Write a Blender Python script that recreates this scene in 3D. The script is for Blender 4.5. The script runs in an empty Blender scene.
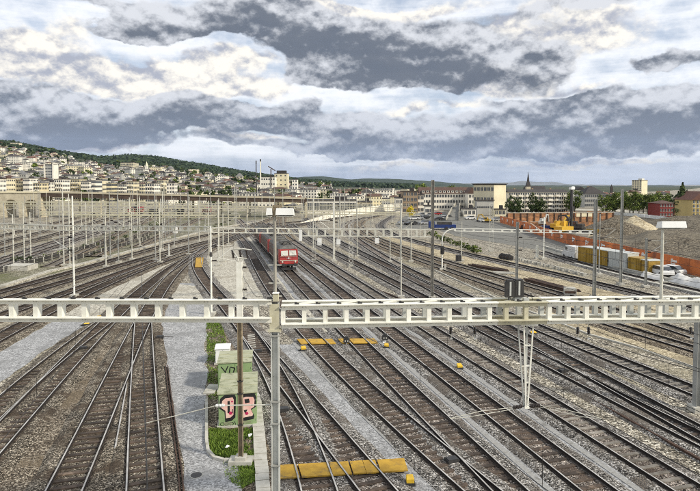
import bpy, math, random
import numpy as np
from mathutils import Vector, Matrix

R = math.radians
S = bpy.context.scene
COL = S.collection
rnd = random.Random(7)

# ------------------------------------------------------------------ camera
F = 560.0            # focal length in pixels of a 700 px wide picture
CZ = 13.3            # the camera stands on a road bridge over the yard
PITCH = R(2.4)
cd = bpy.data.cameras.new('camera')
cam = bpy.data.objects.new('camera', cd); COL.objects.link(cam)
cd.sensor_width = 36.0; cd.lens = F / 700 * 36
cd.shift_y = -37 / 700
cd.clip_start = 0.5; cd.clip_end = 60000
cam.location = (0, 0, CZ); cam.rotation_euler = (R(90) - PITCH, 0, 0)
S.camera = cam

def ray(px, py):
    u = (px - 350) / F; v = (py - 208.5) / F
    return Vector((u, math.cos(PITCH) - v * math.sin(PITCH), -math.sin(PITCH) - v * math.cos(PITCH)))
def G(px, py, z=0.0):                    # ground point seen at a photograph position
    d = ray(px, py); t = (z - CZ) / d.z
    return Vector((d.x * t, d.y * t, z))
def A(px, py, Y):                        # point at distance Y along the view
    d = ray(px, py); t = Y / d.y
    return Vector((d.x * t, Y, CZ + d.z * t))

# ------------------------------------------------------------------ node helper
class NT:
    def __init__(s, tree): s.t = tree; s.n = tree.nodes; s.l = tree.links
    def node(s, kind, **kw):
        n = s.n.new(kind)
        for k, v in kw.items(): setattr(n, k, v)
        return n
    def put(s, sock, v):
        if hasattr(v, 'is_output') or isinstance(v, bpy.types.NodeSocket): s.l.new(v, sock)
        elif v is not None:
            if sock.type == 'RGBA' and len(v) == 3: v = (*v, 1)
            sock.default_value = v
    def m(s, op, a, b=0.0, c=None, clamp=False):
        n = s.node('ShaderNodeMath', operation=op, use_clamp=clamp)
        s.put(n.inputs[0], a); s.put(n.inputs[1], b)
        if c is not None: s.put(n.inputs[2], c)
        return n.outputs[0]
    def mix(s, f, a, b, mode='MIX'):
        n = s.node('ShaderNodeMix', data_type='RGBA', blend_type=mode)
        s.put(n.inputs[0], f); s.put(n.inputs[6], a); s.put(n.inputs[7], b)
        return n.outputs[2]
    def smooth(s, x, lo, hi):
        n = s.node('ShaderNodeMapRange', interpolation_type='SMOOTHSTEP')
        s.put(n.inputs[0], x); s.put(n.inputs[1], lo); s.put(n.inputs[2], hi)
        return n.outputs[0]
    def noise(s, vec, scale, detail=5, rough=.55, dist=0.0):
        n = s.node('ShaderNodeTexNoise')
        s.put(n.inputs['Vector'], vec); s.put(n.inputs['Scale'], scale); s.put(n.inputs['Detail'], detail)
        s.put(n.inputs['Roughness'], rough); s.put(n.inputs['Distortion'], dist)
        return n.outputs['Fac']
    def voro(s, vec, scale):
        n = s.node('ShaderNodeTexVoronoi')
        s.put(n.inputs['Vector'], vec); s.put(n.inputs['Scale'], scale)
        return n
    def sep(s, vec):
        n = s.node('ShaderNodeSeparateXYZ'); s.put(n.inputs[0], vec); return n.outputs
    def comb(s, x, y, z=0.0):
        n = s.node('ShaderNodeCombineXYZ'); s.put(n.inputs[0], x); s.put(n.inputs[1], y); s.put(n.inputs[2], z); return n.outputs[0]

# ------------------------------------------------------------------ world: Nishita sky under layers of cloud
SUN_EL, SUN_AZ = R(34), R(116)           # azimuth clockwise from +Y: from the right, a little behind the camera
W = bpy.data.worlds.new('World'); S.world = W; W.use_nodes = True
t = NT(W.node_tree); t.n.clear()
out = t.node('ShaderNodeOutputWorld'); bgn = t.node('ShaderNodeBackground')
t.l.new(bgn.outputs[0], out.inputs[0]); bgn.inputs[1].default_value = 0.1
sky = t.node('ShaderNodeTexSky', sky_type='NISHITA'); sky.sun_disc = False
sky.sun_elevation = SUN_EL; sky.sun_rotation = SUN_AZ; sky.altitude = 400; sky.dust_density = 2.0
gen = t.node('ShaderNodeTexCoord').outputs['Generated']
dx, dy, dz = t.sep(gen)
az = t.m('ARCTAN2', dx, dy); el = t.m('ARCSINE', dz)
# ragged edges: push the lookup about with noise that is stretched along the horizon
def dirv(ox, oy, oz, k): return t.comb(t.m('ADD', dx, ox), t.m('ADD', dy, oy), t.m('ADD', t.m('MULTIPLY', el, k), oz))
n1 = t.noise(dirv(0, 0, 0, 1.5), 4.6, 8, .56, .1)
n2 = t.noise(dirv(2.1, .3, .7, 1.35), 9.5, 8, .55, .0)
n2u = t.noise(dirv(2.1, .3, .7 + .024, 1.35), 9.5, 8, .55, .0)      # the same field a little higher: lit tops, grey bellies
n3 = t.noise(dirv(4.3, 1.7, .02, 1.6), 6.5, 7, .55, .1)
n4 = t.noise(dirv(7.3, 3.7, .4, 1.5), 24.0, 6, .58, .0)
n4u = t.noise(dirv(7.3, 3.7, .4 + .012, 1.5), 24.0, 6, .58, .0)
streak = t.noise(dirv(0, 0, 0, 11.0), 3.4, 8, .60, .15)
wx = t.m('ADD', az, t.m('MULTIPLY', t.m('SUBTRACT', n3, .5), .26))
wy = t.m('ADD', el, t.m('MULTIPLY', t.m('SUBTRACT', n1, .5), .13))
def blob(px, py, sx, sy, amp, up=0.0):   # one bank of cloud, given as azimuth and elevation
    a0 = math.atan((px - 350) / F); e0 = math.atan((185 - py) / F * math.cos(a0))
    ex = t.m('POWER', t.m('DIVIDE', t.m('SUBTRACT', wx, a0), sx / F), 2.0)
    ey = t.m('POWER', t.m('DIVIDE', t.m('SUBTRACT', wy, e0 - up), sy / F), 2.0)
    return t.m('MULTIPLY', t.m('EXPONENT', t.m('MULTIPLY', t.m('ADD', ex, ey), -1.0)), amp)
def total(lst, up=0.0):
    v = None
    for b in lst:
        q = blob(*b, up); v = q if v is None else t.m('ADD', v, q)
    return v
DARK = [(340, 60, 70, 16, .9), (425, 62, 95, 17, 1.2), (480, 62, 60, 12, .9), (400, 38, 120, 18, 1.15), (270, 24, 90, 18, 1.1), (200, 30, 50, 10, .7), (330, 78, 60, 9, .8), (450, 86, 60, 9, .7),
        (60, 106, 120, 13, 1.1), (130, 124, 150, 13, 1.1), (30, 128, 80, 9, .8), (215, 110, 60, 8, .7), (260, 124, 50, 8, .6),
        (370, 116, 70, 9, .6), (390, 136, 110, 9, .65), (640, 104, 95, 14, 1.15), (600, 126, 150, 16, 1.2), (560, 150, 200, 10, .9), (330, 152, 130, 7, .6), (150, 37, 30, 5, .9), (120, 40, 24, 4, .7), (100, 3, 40, 7, .8),
        (665, 62, 34, 7, .9), (550, 100, 60, 5, .5), (60, 143, 160, 5, .45), (570, 8, 60, 8, .5), (305, 108, 22, 9, .6)]
LITE = [(20, 68, 55, 16, 1.3), (185, 84, 85, 13, 1.4), (110, 80, 60, 9, .9), (545, 24, 50, 15, 1.2), (345, 5, 110, 8, 1.0), (505, 78, 36, 9, .9), (240, 143, 60, 5, .8),
        (110, 146, 60, 4, .7), (590, 45, 60, 16, .55), (250, 62, 40, 9, .8), (330, 132, 40, 6, .6), (600, 163, 60, 3, .8), (390, 166, 60, 4, .6), (60, 36, 60, 12, .4), (440, 104, 60, 6, .7), (560, 88, 60, 6, .5), (30, 146, 60, 5, .6)]

dark = total(DARK); dark_up = total(DARK, .024); lite = total(LITE)
c5 = t.m('SUBTRACT', n2, .5); c6 = t.m('SUBTRACT', n4, .5)
fine = t.m('ADD', t.m('MULTIPLY', c5, 1.15), t.m('MULTIPLY', c6, .55))
fine_up = t.m('ADD', t.m('MULTIPLY', t.m('SUBTRACT', n2u, .5), 1.15), t.m('MULTIPLY', t.m('SUBTRACT', n4u, .5), .55))
broad = t.m('MULTIPLY', t.m('SUBTRACT', n1, .5), .6)
dk = t.m('ADD', dark, t.m('ADD', fine, broad)); dk_up = t.m('ADD', dark_up, t.m('ADD', fine_up, broad))
dmask = t.smooth(dk, .30, .52)
lk = t.m('ADD', lite, t.m('ADD', t.m('MULTIPLY', fine, 1.0), t.m('MULTIPLY', t.m('SUBTRACT', n3, .5), 1.0)))
lmask = t.smooth(lk, .24, .56)
relief = t.m('ADD', t.m('MULTIPLY', t.m('SUBTRACT', n2, n2u), 5.0), t.m('MULTIPLY', t.m('SUBTRACT', n4, n4u), 2.6))   # above 0 on the upper side of a billow
veil = t.smooth(t.m('ADD', t.m('MULTIPLY', streak, .35), t.m('ADD', t.m('MULTIPLY', n2, .40), t.m('MULTIPLY', n4, .25))), .36, .58)
K = 8.6                                  # cloud radiance on the scale of the sky texture
def kc(r, g, b): return (r * K, g * K, b * K)
clear = t.mix(.62, sky.outputs[0], kc(.62, .71, .86))
base = t.mix(veil, clear, kc(1.0, 1.03, 1.08))
lit = t.smooth(relief, -.62, .52)
cum = t.mix(lit, kc(.44, .47, .56), kc(1.10, 1.05, .95))
base = t.mix(t.m('MULTIPLY', lmask, .95), base, cum)
# thick cloud: bright along its upper rim, dark where more cloud lies above
core = t.smooth(t.m('ADD', t.m('SUBTRACT', t.m('MULTIPLY', relief, .80), t.m('MULTIPLY', t.m('SUBTRACT', dk_up, .50), .46)), t.m('ADD', t.m('MULTIPLY', t.m('SUBTRACT', n3, .5), .9), t.m('MULTIPLY', c6, .7))), -.66, .62)
dcol = t.mix(core, kc(.140, .166, .216), kc(.76, .785, .84))
low = t.smooth(el, .0, .20)
dcol = t.mix(low, t.mix(.45, dcol, kc(.32, .40, .56)), dcol)
skycol = t.mix(t.m('MULTIPLY', dmask, .95), base, dcol)
skycol = t.mix(t.m('MULTIPLY', t.smooth(t.m('ADD', el, t.m('MULTIPLY', t.m('SUBTRACT', streak, .5), .12)), .10, .0), .66), skycol, kc(.36, .44, .60))
skycol = t.mix(t.smooth(el, .0, -.03), skycol, kc(.30, .32, .33))
t.put(bgn.inputs[0], skycol)

sd = bpy.data.lights.new('sun', 'SUN'); sd.energy = 3.3; sd.angle = R(4); sd.color = (1, .92, .78)
sun = bpy.data.objects.new('sun', sd); COL.objects.link(sun)
sv = Vector((math.sin(SUN_AZ) * math.cos(SUN_EL), math.cos(SUN_AZ) * math.cos(SUN_EL), math.sin(SUN_EL)))
sun.rotation_euler = sv.to_track_quat('Z', 'Y').to_euler(); sun.location = sv * 80
S.view_settings.view_transform = 'Standard'; S.view_settings.look = 'None'
S.view_settings.exposure = 0.24; S.view_settings.gamma = 1
S.cycles.use_denoising = False; S.cycles.pixel_filter_type = 'BLACKMAN_HARRIS'; S.cycles.filter_width = 1.05
S.cycles.max_bounces = 6; S.cycles.volume_bounces = 0

# ------------------------------------------------------------------ materials
MATS = {}
def newmat(name):
    m = bpy.data.materials.new(name); m.use_nodes = True
    q = NT(m.node_tree); q.b = q.n['Principled BSDF']
    q.pos = q.node('ShaderNodeNewGeometry').outputs['Position']
    MATS[name] = m
    return m, q
def bump(q, h, strength, dist=.02):
    n = q.node('ShaderNodeBump'); q.put(n.inputs['Height'], h)
    n.inputs['Strength'].default_value = strength; n.inputs['Distance'].default_value = dist
    q.l.new(n.outputs[0], q.b.inputs['Normal'])
def pm(name, c1, c2=None, scale=3.0, rough=.75, metal=0.0, bmp=0.0, c3=None, s3=.6, t3=(.56, .68), spec=None, rand=0.0, bscale=None):
    """two tones mottled at one size, an optional third tone in patches"""
    m, q = newmat(name)
    c2 = c2 or tuple(x * .75 for x in c1)
    n = q.noise(q.pos, scale, 7, .62)
    c = q.mix(q.smooth(n, .33, .67), c1, c2)
    if c3:
        c = q.mix(q.smooth(q.noise(q.pos, s3, 6, .65), *t3), c, c3)
    if rand:
        oi = q.node('ShaderNodeObjectInfo').outputs['Random']
        c = q.mix(1.0, c, q.comb(*[q.m('ADD', q.m('MULTIPLY', oi, rand), 1 - rand / 2)] * 3), 'MULTIPLY')
    q.put(q.b.inputs['Base Color'], c)
    q.put(q.b.inputs['Roughness'], q.m('ADD', q.m('MULTIPLY', n, .2), rough - .1)); q.b.inputs['Metallic'].default_value = metal
    if spec is not None: q.b.inputs['Specular IOR Level'].default_value = spec
    if bmp: bump(q, q.noise(q.pos, bscale or scale * 4, 5, .6), bmp)
    return m
def gravel(name, dark, mid, light, stone=11.0, patch=None, pscale=.25, pt=(.5, .62), lightness=.5, b=.9):
    """loose stones: each cell its own tone, gaps between them sunk, drifts of another tone"""
    m, q = newmat(name)
    v = q.voro(q.pos, stone); v2 = q.voro(q.pos, stone * .34)
    r1 = q.sep(v.outputs['Color'])[0]; r2 = q.sep(v2.outputs['Color'])[1]
    big = q.noise(q.pos, .9, 6, .65)
    tone = q.m('ADD', q.m('MULTIPLY', r1, .80), q.m('ADD', q.m('MULTIPLY', r2, .14), q.m('MULTIPLY', q.m('SUBTRACT', big, .5), .60)))
    c = q.mix(q.smooth(tone, .12, lightness), dark, mid)
    c = q.mix(q.smooth(tone, lightness, .98), c, light)
    if patch:
        pn = q.smooth(q.noise(q.pos, pscale, 7, .66), *pt)
        c = q.mix(q.m('MULTIPLY', pn, q.m('ADD', q.m('MULTIPLY', r1, .5), .45)), c, patch)
    q.put(q.b.inputs['Base Color'], c)
    q.b.inputs['Roughness'].default_value = .92; q.b.inputs['Specular IOR Level'].default_value = .25
    h = q.m('SUBTRACT', q.m('MULTIPLY', r1, .6), v.outputs['Distance'])
    bump(q, h, b, .06)
    return m

gravel('ground', (.042, .037, .027), (.235, .208, .160), (.80, .74, .61), 10, (.34, .30, .20), .06, (.48, .64))
gravel('ballast_brown', (.013, .011, .007), (.130, .108, .078), (.64, .56, .44), 19, (.075, .052, .034), .5)
gravel('ballast_grey', (.016, .013, .010), (.165, .137, .112), (.68, .60, .52), 18, (.10, .072, .055), .5)
gravel('ballast_edge', (.022, .019, .016), (.165, .152, .132), (.76, .72, .66), 18, (.15, .125, .10), .4)
gravel('weeds', (.05, .045, .030), (.19, .175, .12), (.50, .47, .36), 8, (.125, .135, .05), .12, (.46, .64))
gravel('ballast_dark', (.012, .010, .009), (.082, .074, .067), (.36, .34, .31), 13, (.036, .031, .027), .5)
gravel('ballast_warm', (.022, .017, .011), (.150, .118, .082), (.60, .52, .40), 17, (.20, .155, .10), .3)
gravel('path', (.17, .17, .168), (.315, .315, .312), (.55, .55, .54), 15, (.22, .22, .215), .35, (.48, .66), .5, .35)
gravel('sand', (.17, .14, .085), (.40, .335, .215), (.68, .60, .43), 9, (.23, .19, .125), .3, (.48, .64), .5, .5)
gravel('concrete_path', (.24, .22, .18), (.42, .395, .325), (.64, .61, .52), 8, (.29, .26, .20), .22, (.50, .66), .5, .2)
gravel('asphalt', (.10, .10, .09), (.16, .158, .14), (.27, .265, .24), 14, (.22, .21, .18), .08, (.48, .66), .5, .2)
gravel('soil', (.030, .024, .016), (.108, .088, .060), (.30, .26, .19), 5.0, (.19, .165, .12), .10, (.48, .64), .5, .6)
gravel('sand_heap', (.26, .21, .13), (.44, .37, .24), (.60, .53, .38), 3, None, b=.5)
pm('sleeper_wood', (.088, .062, .044), (.026, .019, .013), 2.2, .85, bmp=.35, c3=(.17, .125, .09), s3=1.1, rand=.7, bscale=18)
pm('sleeper_pale', (.22, .20, .17), (.10, .085, .065), 1.8, .85, bmp=.3, c3=(.36, .33, .29), s3=.9, rand=.7, bscale=18)
pm('rail_side', (.022, .014, .009), (.010, .007, .005), 6, .85, bmp=.2)
pm('rail_top', (.56, .54, .50), (.34, .32, .29), 1.1, .55, .35)
def steelpaint(name, c1, c2, rust):
    """old paint: mottled, with rust and dirt that has run downwards"""
    m, q = newmat(name); x, y, z = q.sep(q.pos)
    n = q.noise(q.pos, 2.2, 7, .65); run = q.noise(q.comb(q.m('MULTIPLY', x, 14.0), q.m('MULTIPLY', y, 14.0), q.m('MULTIPLY', z, 1.1)), 1.0, 6, .65)
    c = q.mix(q.smooth(n, .32, .68), c1, c2)
    c = q.mix(q.m('MULTIPLY', q.smooth(run, .60, .78), q.m('ADD', q.m('MULTIPLY', q.smooth(q.noise(q.pos, .7, 4, .6), .4, .65), .7), .2)), c, rust)
    c = q.mix(q.smooth(q.noise(q.pos, 9.0, 6, .7), .64, .72), c, tuple(v * .6 for v in rust))
    q.put(q.b.inputs['Base Color'], c); q.b.inputs['Roughness'].default_value = .55; bump(q, n, .08)
steelpaint('white_steel', (.80, .79, .71), (.68, .67, .58), (.36, .30, .19))
steelpaint('cream_steel', (.56, .53, .39), (.45, .42, .29), (.26, .20, .11))
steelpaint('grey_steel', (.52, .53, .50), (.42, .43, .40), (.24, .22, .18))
pm('pole_pale', (.62, .61, .53), (.46, .45, .38), 1.2, .55, .1, c3=(.30, .28, .22), s3=.8)
pm('pole_grey', (.38, .38, .35), (.27, .27, .245), 1.2, .6, .15, c3=(.13, .12, .10), s3=.8)
pm('mast_brown', (.34, .32, .27), (.24, .225, .19), 1.6, .75, .1, c3=(.15, .115, .08), s3=1.0)
pm('rust_steel', (.29, .235, .155), (.19, .15, .095), 2.4, .8, .1, c3=(.34, .27, .17), s3=1.3)
pm('black_iron', (.020, .020, .021), (.038, .036, .034), 5, .6)
pm('insulator', (.036, .024, .018), (.022, .016, .012), 8, .3)
pm('wire', (.02, .02, .02), (.09, .08, .07), 3, .5, .6)
pm('trough', (.34, .335, .315), (.24, .235, .22), 9, .9, bmp=.3, c3=(.17, .165, .15), s3=1.2)
pm('concrete', (.50, .48, .42), (.37, .355, .30), 1.8, .85, bmp=.2, c3=(.25, .235, .19), s3=.9)
pm('yellow_board', (.52, .31, .030), (.38, .22, .024), 2.4, .8, bmp=.15, c3=(.16, .115, .05), s3=1.9, t3=(.50, .72))
pm('yellow', (.72, .47, .03), (.58, .36, .025), 4, .5)
pm('green_cabinet', (.27, .37, .17), (.215, .305, .145), 1.6, .5, c3=(.16, .23, .11), s3=1.8, t3=(.58, .74))
pm('green_roof', (.40, .40, .27), (.31, .32, .20), 1.3, .65, c3=(.18, .19, .10), s3=2.2, t3=(.5, .68))
pm('paint_pink', (.80, .58, .48), (.72, .40, .35), 2.2, .5)
pm('paint_black', (.012, .012, .012), (.02, .02, .02), 5, .5)
pm('paint_magenta', (.50, .02, .10), (.42, .02, .09), 5, .5)
pm('white', (.80, .80, .77), (.70, .70, .66), 1.6, .5, c3=(.55, .53, .46), s3=.8, t3=(.62, .78))
pm('loco_red', (.38, .030, .024), (.28, .025, .020), 1.4, .42, c3=(.14, .035, .026), s3=.7, t3=(.55, .75))
pm('loco_side_shaded', (.095, .040, .030), (.060, .028, .022), 1.0, .45, c3=(.08, .03, .022), s3=.7)  # darker copy of the red: the flank's shade is put into the colour
pm('loco_roof', (.15, .145, .13), (.085, .08, .07), 1.5, .7, c3=(.05, .045, .04), s3=1.0)
pm('loco_cream', (.66, .62, .50), (.58, .54, .42), 2, .5)
pm('glass_sky_sheen', (.60, .58, .50), (.50, .49, .43), 1.0, .12, spec=.8)  # pale base colour stands in for bright sky reflected in the panes
pm('dark_glass', (.035, .04, .045), (.06, .065, .07), .4, .15, spec=.8)
pm('wagon_dark', (.055, .05, .045), (.03, .028, .025), 1, .6)
pm('hoarding', (.62, .175, .042), (.47, .13, .034), .9, .65, c3=(.24, .085, .04), s3=.5, t3=(.5, .7), rand=.55)
pm('pit_wall', (.42, .20, .085), (.27, .12, .05), .9, .8, c3=(.15, .085, .05), s3=.5, t3=(.48, .66), rand=.6)
pm('ochre', (.36, .22, .025), (.29, .175, .02), .8, .5, c3=(.20, .12, .02), s3=.5)
pm('silver', (.55, .56, .52), (.46, .47, .44), .6, .5, .2)
pm('machine_yellow', (.62, .38, .03), (.50, .30, .025), 2, .5)
pm('tarp', (.60, .59, .56), (.44, .43, .40), 1.3, .55, bmp=.5)
pm('old_rail', (.085, .046, .028), (.035, .02, .014), 1.6, .9, bmp=.3)
for nm, c in dict(wall_cream=(.72, .65, .45), wall_white=(.83, .78, .66), wall_yellow=(.66, .58, .37), wall_pink=(.58, .47, .38),
                  wall_grey=(.42, .41, .37), wall_sand=(.52, .46, .33), wall_tan=(.34, .25, .16), wall_brick=(.24, .042, .034), wall_ochre=(.55, .42, .17)).items():
    pm(nm, c, tuple(x * .86 for x in c), .25, .85, c3=tuple(x * .68 for x in c), s3=.12, t3=(.58, .75))
for nm, c in dict(roof_red=(.17, .080, .055), roof_brown=(.11, .062, .045), roof_dark=(.052, .045, .042), roof_grey=(.20, .195, .185)).items():
    pm(nm, c, tuple(x * .72 for x in c), 1.1, .85, bmp=.2)
pm('window_dark', (.045, .05, .055), (.085, .09, .095), .15, .25, spec=.7)
pm('stone', (.58, .52, .38), (.44, .39, .28), .5, .9, bmp=.3, c3=(.21, .185, .13), s3=.3)
pm('bridge_steel', (.095, .062, .042), (.055, .038, .028), .6, .8)
pm('bark', (.065, .048, .032), (.035, .026, .018), 3, .9, bmp=.4)
def leafmat(name, c1, c2):
    m, q = newmat(name)
    oi = q.node('ShaderNodeObjectInfo').outputs['Random']
    n = q.noise(q.pos, .45, 4, .6)
    w = q.node('ShaderNodeTexWhiteNoise'); q.l.new(q.node('ShaderNodeNewGeometry').outputs['Random Per Island'], w.inputs['Vector'])
    f = q.m('ADD', q.m('MULTIPLY', n, .55), q.m('MULTIPLY', w.outputs[0], .45))
    c = q.mix(q.smooth(f, .25, .75), c1, c2)
    c = q.mix(1.0, c, q.comb(*[q.m('ADD', q.m('MULTIPLY', oi, .5), .75)] * 3), 'MULTIPLY')
    q.put(q.b.inputs['Base Color'], c); q.b.inputs['Roughness'].default_value = .7; q.b.inputs['Specular IOR Level'].default_value = .2
    return m
leafmat('leaf_green', (.040, .070, .014), (.18, .225, .036))
leafmat('leaf_dark', (.018, .034, .012), (.075, .100, .026))
leafmat('leaf_wood', (.012, .024, .014), (.040, .060, .026))
leafmat('leaf_yellow', (.55, .42, .02), (.75, .62, .06))
leafmat('grass_blade', (.045, .085, .010), (.17, .25, .035))
def M(*names): return [MATS[n] for n in names]

# ------------------------------------------------------------------ mesh helper
class MB:
    def __init__(s): s.v = []; s.f = []; s.m = []
    def add(s, vs, fs, mi=0):
        o = len(s.v); s.v += [tuple(v) for v in vs]
        s.f += [tuple(i + o for i in f) for f in fs]; s.m += [mi] * len(fs)
        return s
    def box(s, c, d, mi=0, rz=0.0):
        x, y, z = d[0] / 2, d[1] / 2, d[2] / 2; ca, sa = math.cos(rz), math.sin(rz)
        vs = [(c[0] + px * ca - py * sa, c[1] + px * sa + py * ca, c[2] + pz) for px, py, pz in
              ((-x, -y, -z), (x, -y, -z), (x, y, -z), (-x, y, -z), (-x, -y, z), (x, -y, z), (x, y, z), (-x, y, z))]
        return s.add(vs, [(3, 2, 1, 0), (4, 5, 6, 7), (0, 1, 5, 4), (1, 2, 6, 5), (2, 3, 7, 6), (3, 0, 4, 7)], mi)
    def bar(s, a, b, w, h=None, mi=0):   # square bar between two points
        a, b = Vector(a), Vector(b); h = h or w
        d = (b - a).normalized(); up = Vector((0, 0, 1)) if abs(d.z) < .9 else Vector((0, 1, 0))
        x = d.cross(up).normalized() * w / 2; y = x.cross(d).normalized() * h / 2
        vs = [a - x - y, a + x - y, a + x + y, a - x + y, b - x - y, b + x - y, b + x + y, b - x + y]
        return s.add(vs, [(0, 1, 2, 3), (7, 6, 5, 4), (1, 0, 4, 5), (2, 1, 5, 6), (3, 2, 6, 7), (0, 3, 7, 4)], mi)
    def cyl(s, a, b, r, r2=None, n=8, mi=0):
        a, b = Vector(a), Vector(b); r2 = r if r2 is None else r2
        d = (b - a).normalized(); up = Vector((0, 0, 1)) if abs(d.z) < .9 else Vector((0, 1, 0))
        x = d.cross(up).normalized(); y = d.cross(x)
        vs = []
        for p, q in ((a, r), (b, r2)):
            for i in range(n):
                w = 2 * math.pi * i / n; vs.append(p + (x * math.cos(w) + y * math.sin(w)) * q)
        fs = [(i, (i + 1) % n, n + (i + 1) % n, n + i) for i in range(n)] + [tuple(range(n))[::-1], tuple(range(n, 2 * n))]
        return s.add(vs, fs, mi)
    def tube(s, pts, r, n=5, mi=0):
        pts = [Vector(p) for p in pts]; vs = []; k = len(pts)
        for i, p in enumerate(pts):
            d = (pts[min(i + 1, k - 1)] - pts[max(i - 1, 0)]).normalized(); up = Vector((0, 0, 1)) if abs(d.z) < .9 else Vector((0, 1, 0))
            x = d.cross(up).normalized(); y = d.cross(x)
            vs += [p + (x * math.cos(2 * math.pi * j / n) + y * math.sin(2 * math.pi * j / n)) * r for j in range(n)]
        fs = [(i * n + j, i * n + (j + 1) % n, (i + 1) * n + (j + 1) % n, (i + 1) * n + j) for i in range(k - 1) for j in range(n)]
        return s.add(vs, fs + [tuple(range(n))[::-1], tuple(range((k - 1) * n, k * n))], mi)
    def prism(s, poly, z0, z1, mi=0, side=None):
        n = len(poly); ar = sum(poly[i][0] * poly[(i + 1) % n][1] - poly[(i + 1) % n][0] * poly[i][1] for i in range(n))
        if ar < 0: poly = poly[::-1]
        vs = [(p[0], p[1], z0) for p in poly] + [(p[0], p[1], z1) for p in poly]
        s.add(vs, [tuple(range(n))[::-1], tuple(range(n, 2 * n))], mi)
        return s.add(vs, [(i, (i + 1) % n, n + (i + 1) % n, n + i) for i in range(n)], mi if side is None else side)
    def extr(s, prof, axis_pts, mi=0):   # profile in (y,z) carried along x between axis_pts (x0, x1)
        x0, x1 = axis_pts; n = len(prof)
        vs = [(x0, p[0], p[1]) for p in prof] + [(x1, p[0], p[1]) for p in prof]
        return s.add(vs, [tuple(range(n)), tuple(range(n, 2 * n))[::-1]] + [(i, n + i, n + (i + 1) % n, (i + 1) % n) for i in range(n)], mi)
    def gable(s, c, w, d, z0, h, mi=0, over=.4, wall=None):   # ridge along x
        x, y = w / 2 + over, d / 2 + over; cx, cy = c[:2]
        vs = [(cx - x, cy - y, z0), (cx + x, cy - y, z0), (cx + x, cy + y, z0), (cx - x, cy + y, z0), (cx - x, cy, z0 + h), (cx + x, cy, z0 + h)]
        s.add(vs, [(0, 1, 5, 4), (2, 3, 4, 5), (3, 2, 1, 0)], mi)
        return s.add(vs, [(1, 2, 5), (3, 0, 4)], mi if wall is None else wall)
    def hip(s, c, w, d, z0, h, mi=0, over=.4, run=None):
        x, y = w / 2 + over, d / 2 + over; cx, cy = c[:2]; r = min(y, x * .9) if run is None else run
        vs = [(cx - x, cy - y, z0), (cx + x, cy - y, z0), (cx + x, cy + y, z0), (cx - x, cy + y, z0), (cx - x + r, cy, z0 + h), (cx + x - r, cy, z0 + h)]
        return s.add(vs, [(0, 1, 5, 4), (2, 3, 4, 5), (1, 2, 5), (3, 0, 4), (3, 2, 1, 0)], mi)
    def mesh(s, name, mats):
        me = bpy.data.meshes.new(name); me.from_pydata(s.v, [], s.f)
        for m in mats: me.materials.append(m)
        if len(mats) > 1: me.polygons.foreach_set('material_index', s.m)
        me.update(); return me
    def obj(s, name, mats, parent=None, loc=None, rz=0.0):
        return link(name, s.mesh(name, mats), parent, loc, rz)

def link(name, me, parent=None, loc=None, rz=0.0):
    o = bpy.data.objects.new(name, me); COL.objects.link(o)
    if parent is not None: o.parent = parent
    if loc is not None: o.location = loc
    if rz: o.rotation_euler = (0, 0, rz)
    return o
def tag(o, label, cat, group=None, kind=None):
    o['label'] = label; o['category'] = cat
    if group: o['group'] = group
    if kind: o['kind'] = kind
    return o
def thing(name, label, cat, loc=(0, 0, 0), rz=0.0, group=None):
    o = bpy.data.objects.new(name, None); COL.objects.link(o); o.empty_display_size = .2
    o.location = loc; o.rotation_euler = (0, 0, rz)
    return tag(o, label, cat, group)
def struct(o): o['kind'] = 'structure'; return o
def stuff(o): o['kind'] = 'stuff'; return o
def kids(o): return list(o.children)
def dup(root, loc=None, rz=None, scale=None, label=None):
    r = root.copy(); COL.objects.link(r)
    if loc is not None: r.location = loc
    if rz is not None: r.rotation_euler = (0, 0, rz)
    if scale is not None: r.scale = (scale,) * 3 if not hasattr(scale, '__len__') else scale
    if label: r['label'] = label
    for ch in kids(root):
        c = ch.copy(); COL.objects.link(c); c.parent = r
        for g in kids(ch):
            d = g.copy(); COL.objects.link(d); d.parent = c
    return r

# ------------------------------------------------------------------ ground, paths and other sheets
def sheet(name, pix, mat, z, rag=True):
    pts = []
    for i in range(len(pix)):          # worn, uneven edges
        p, q = G(*pix[i], z), G(*pix[(i + 1) % len(pix)], z); L = (q - p).length; n = max(1, min(60, int(L / (.5 + p.y * .012)))); nn = Vector((-(q - p).y, (q - p).x, 0)).normalized(); rg = min(.5, .03 + p.y * .003) if rag else 0
        pts += [p.lerp(q, k / n) + nn * rnd.uniform(-rg, rg) * (k > 0) for k in range(n)]
    o = MB().add(pts, [tuple(range(len(pts)))]).obj(name, M(mat)); return struct(o)
g = MB(); E = 30000
g.add([(-E, -3000, 0), (E, -3000, 0), (E, E, 0), (-E, E, 0)], [(0, 1, 2, 3)])
struct(g.obj('ground', M('ground')))
sheet('path', [(-60, 425), (0, 382), (45, 350), (92, 322), (52, 322), (0, 352), (-60, 385)], 'path', .030)
sheet('path', [(52, 322.3), (92, 322.3), (122, 302), (160, 276), (188, 259), (195, 254), (150, 269), (112, 286), (80, 304)], 'concrete_path', .026)
sheet('path', [(150, 540), (156, 300), (175, 283), (214, 283), (222, 300), (206, 322), (206, 400), (206, 445), (213, 458), (238, 462), (252, 540)], 'path', .034)
sheet('path', [(158, 299), (178, 284), (196, 286), (207, 299)], 'concrete_path', .040)
sheet('platform_paving', [(206, 257), (222, 249), (236, 246), (246, 260), (262, 287), (276, 306), (240, 306), (232, 299), (214, 276)], 'concrete_path', .030)
sheet('sand_strip', [(380, 236), (440, 244), (500, 258), (560, 271.5), (640, 291), (700, 304), (760, 318), (760, 337), (700, 324), (640, 311), (575, 294), (500, 273), (440, 257.5), (390, 240)], 'sand', .028)
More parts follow.
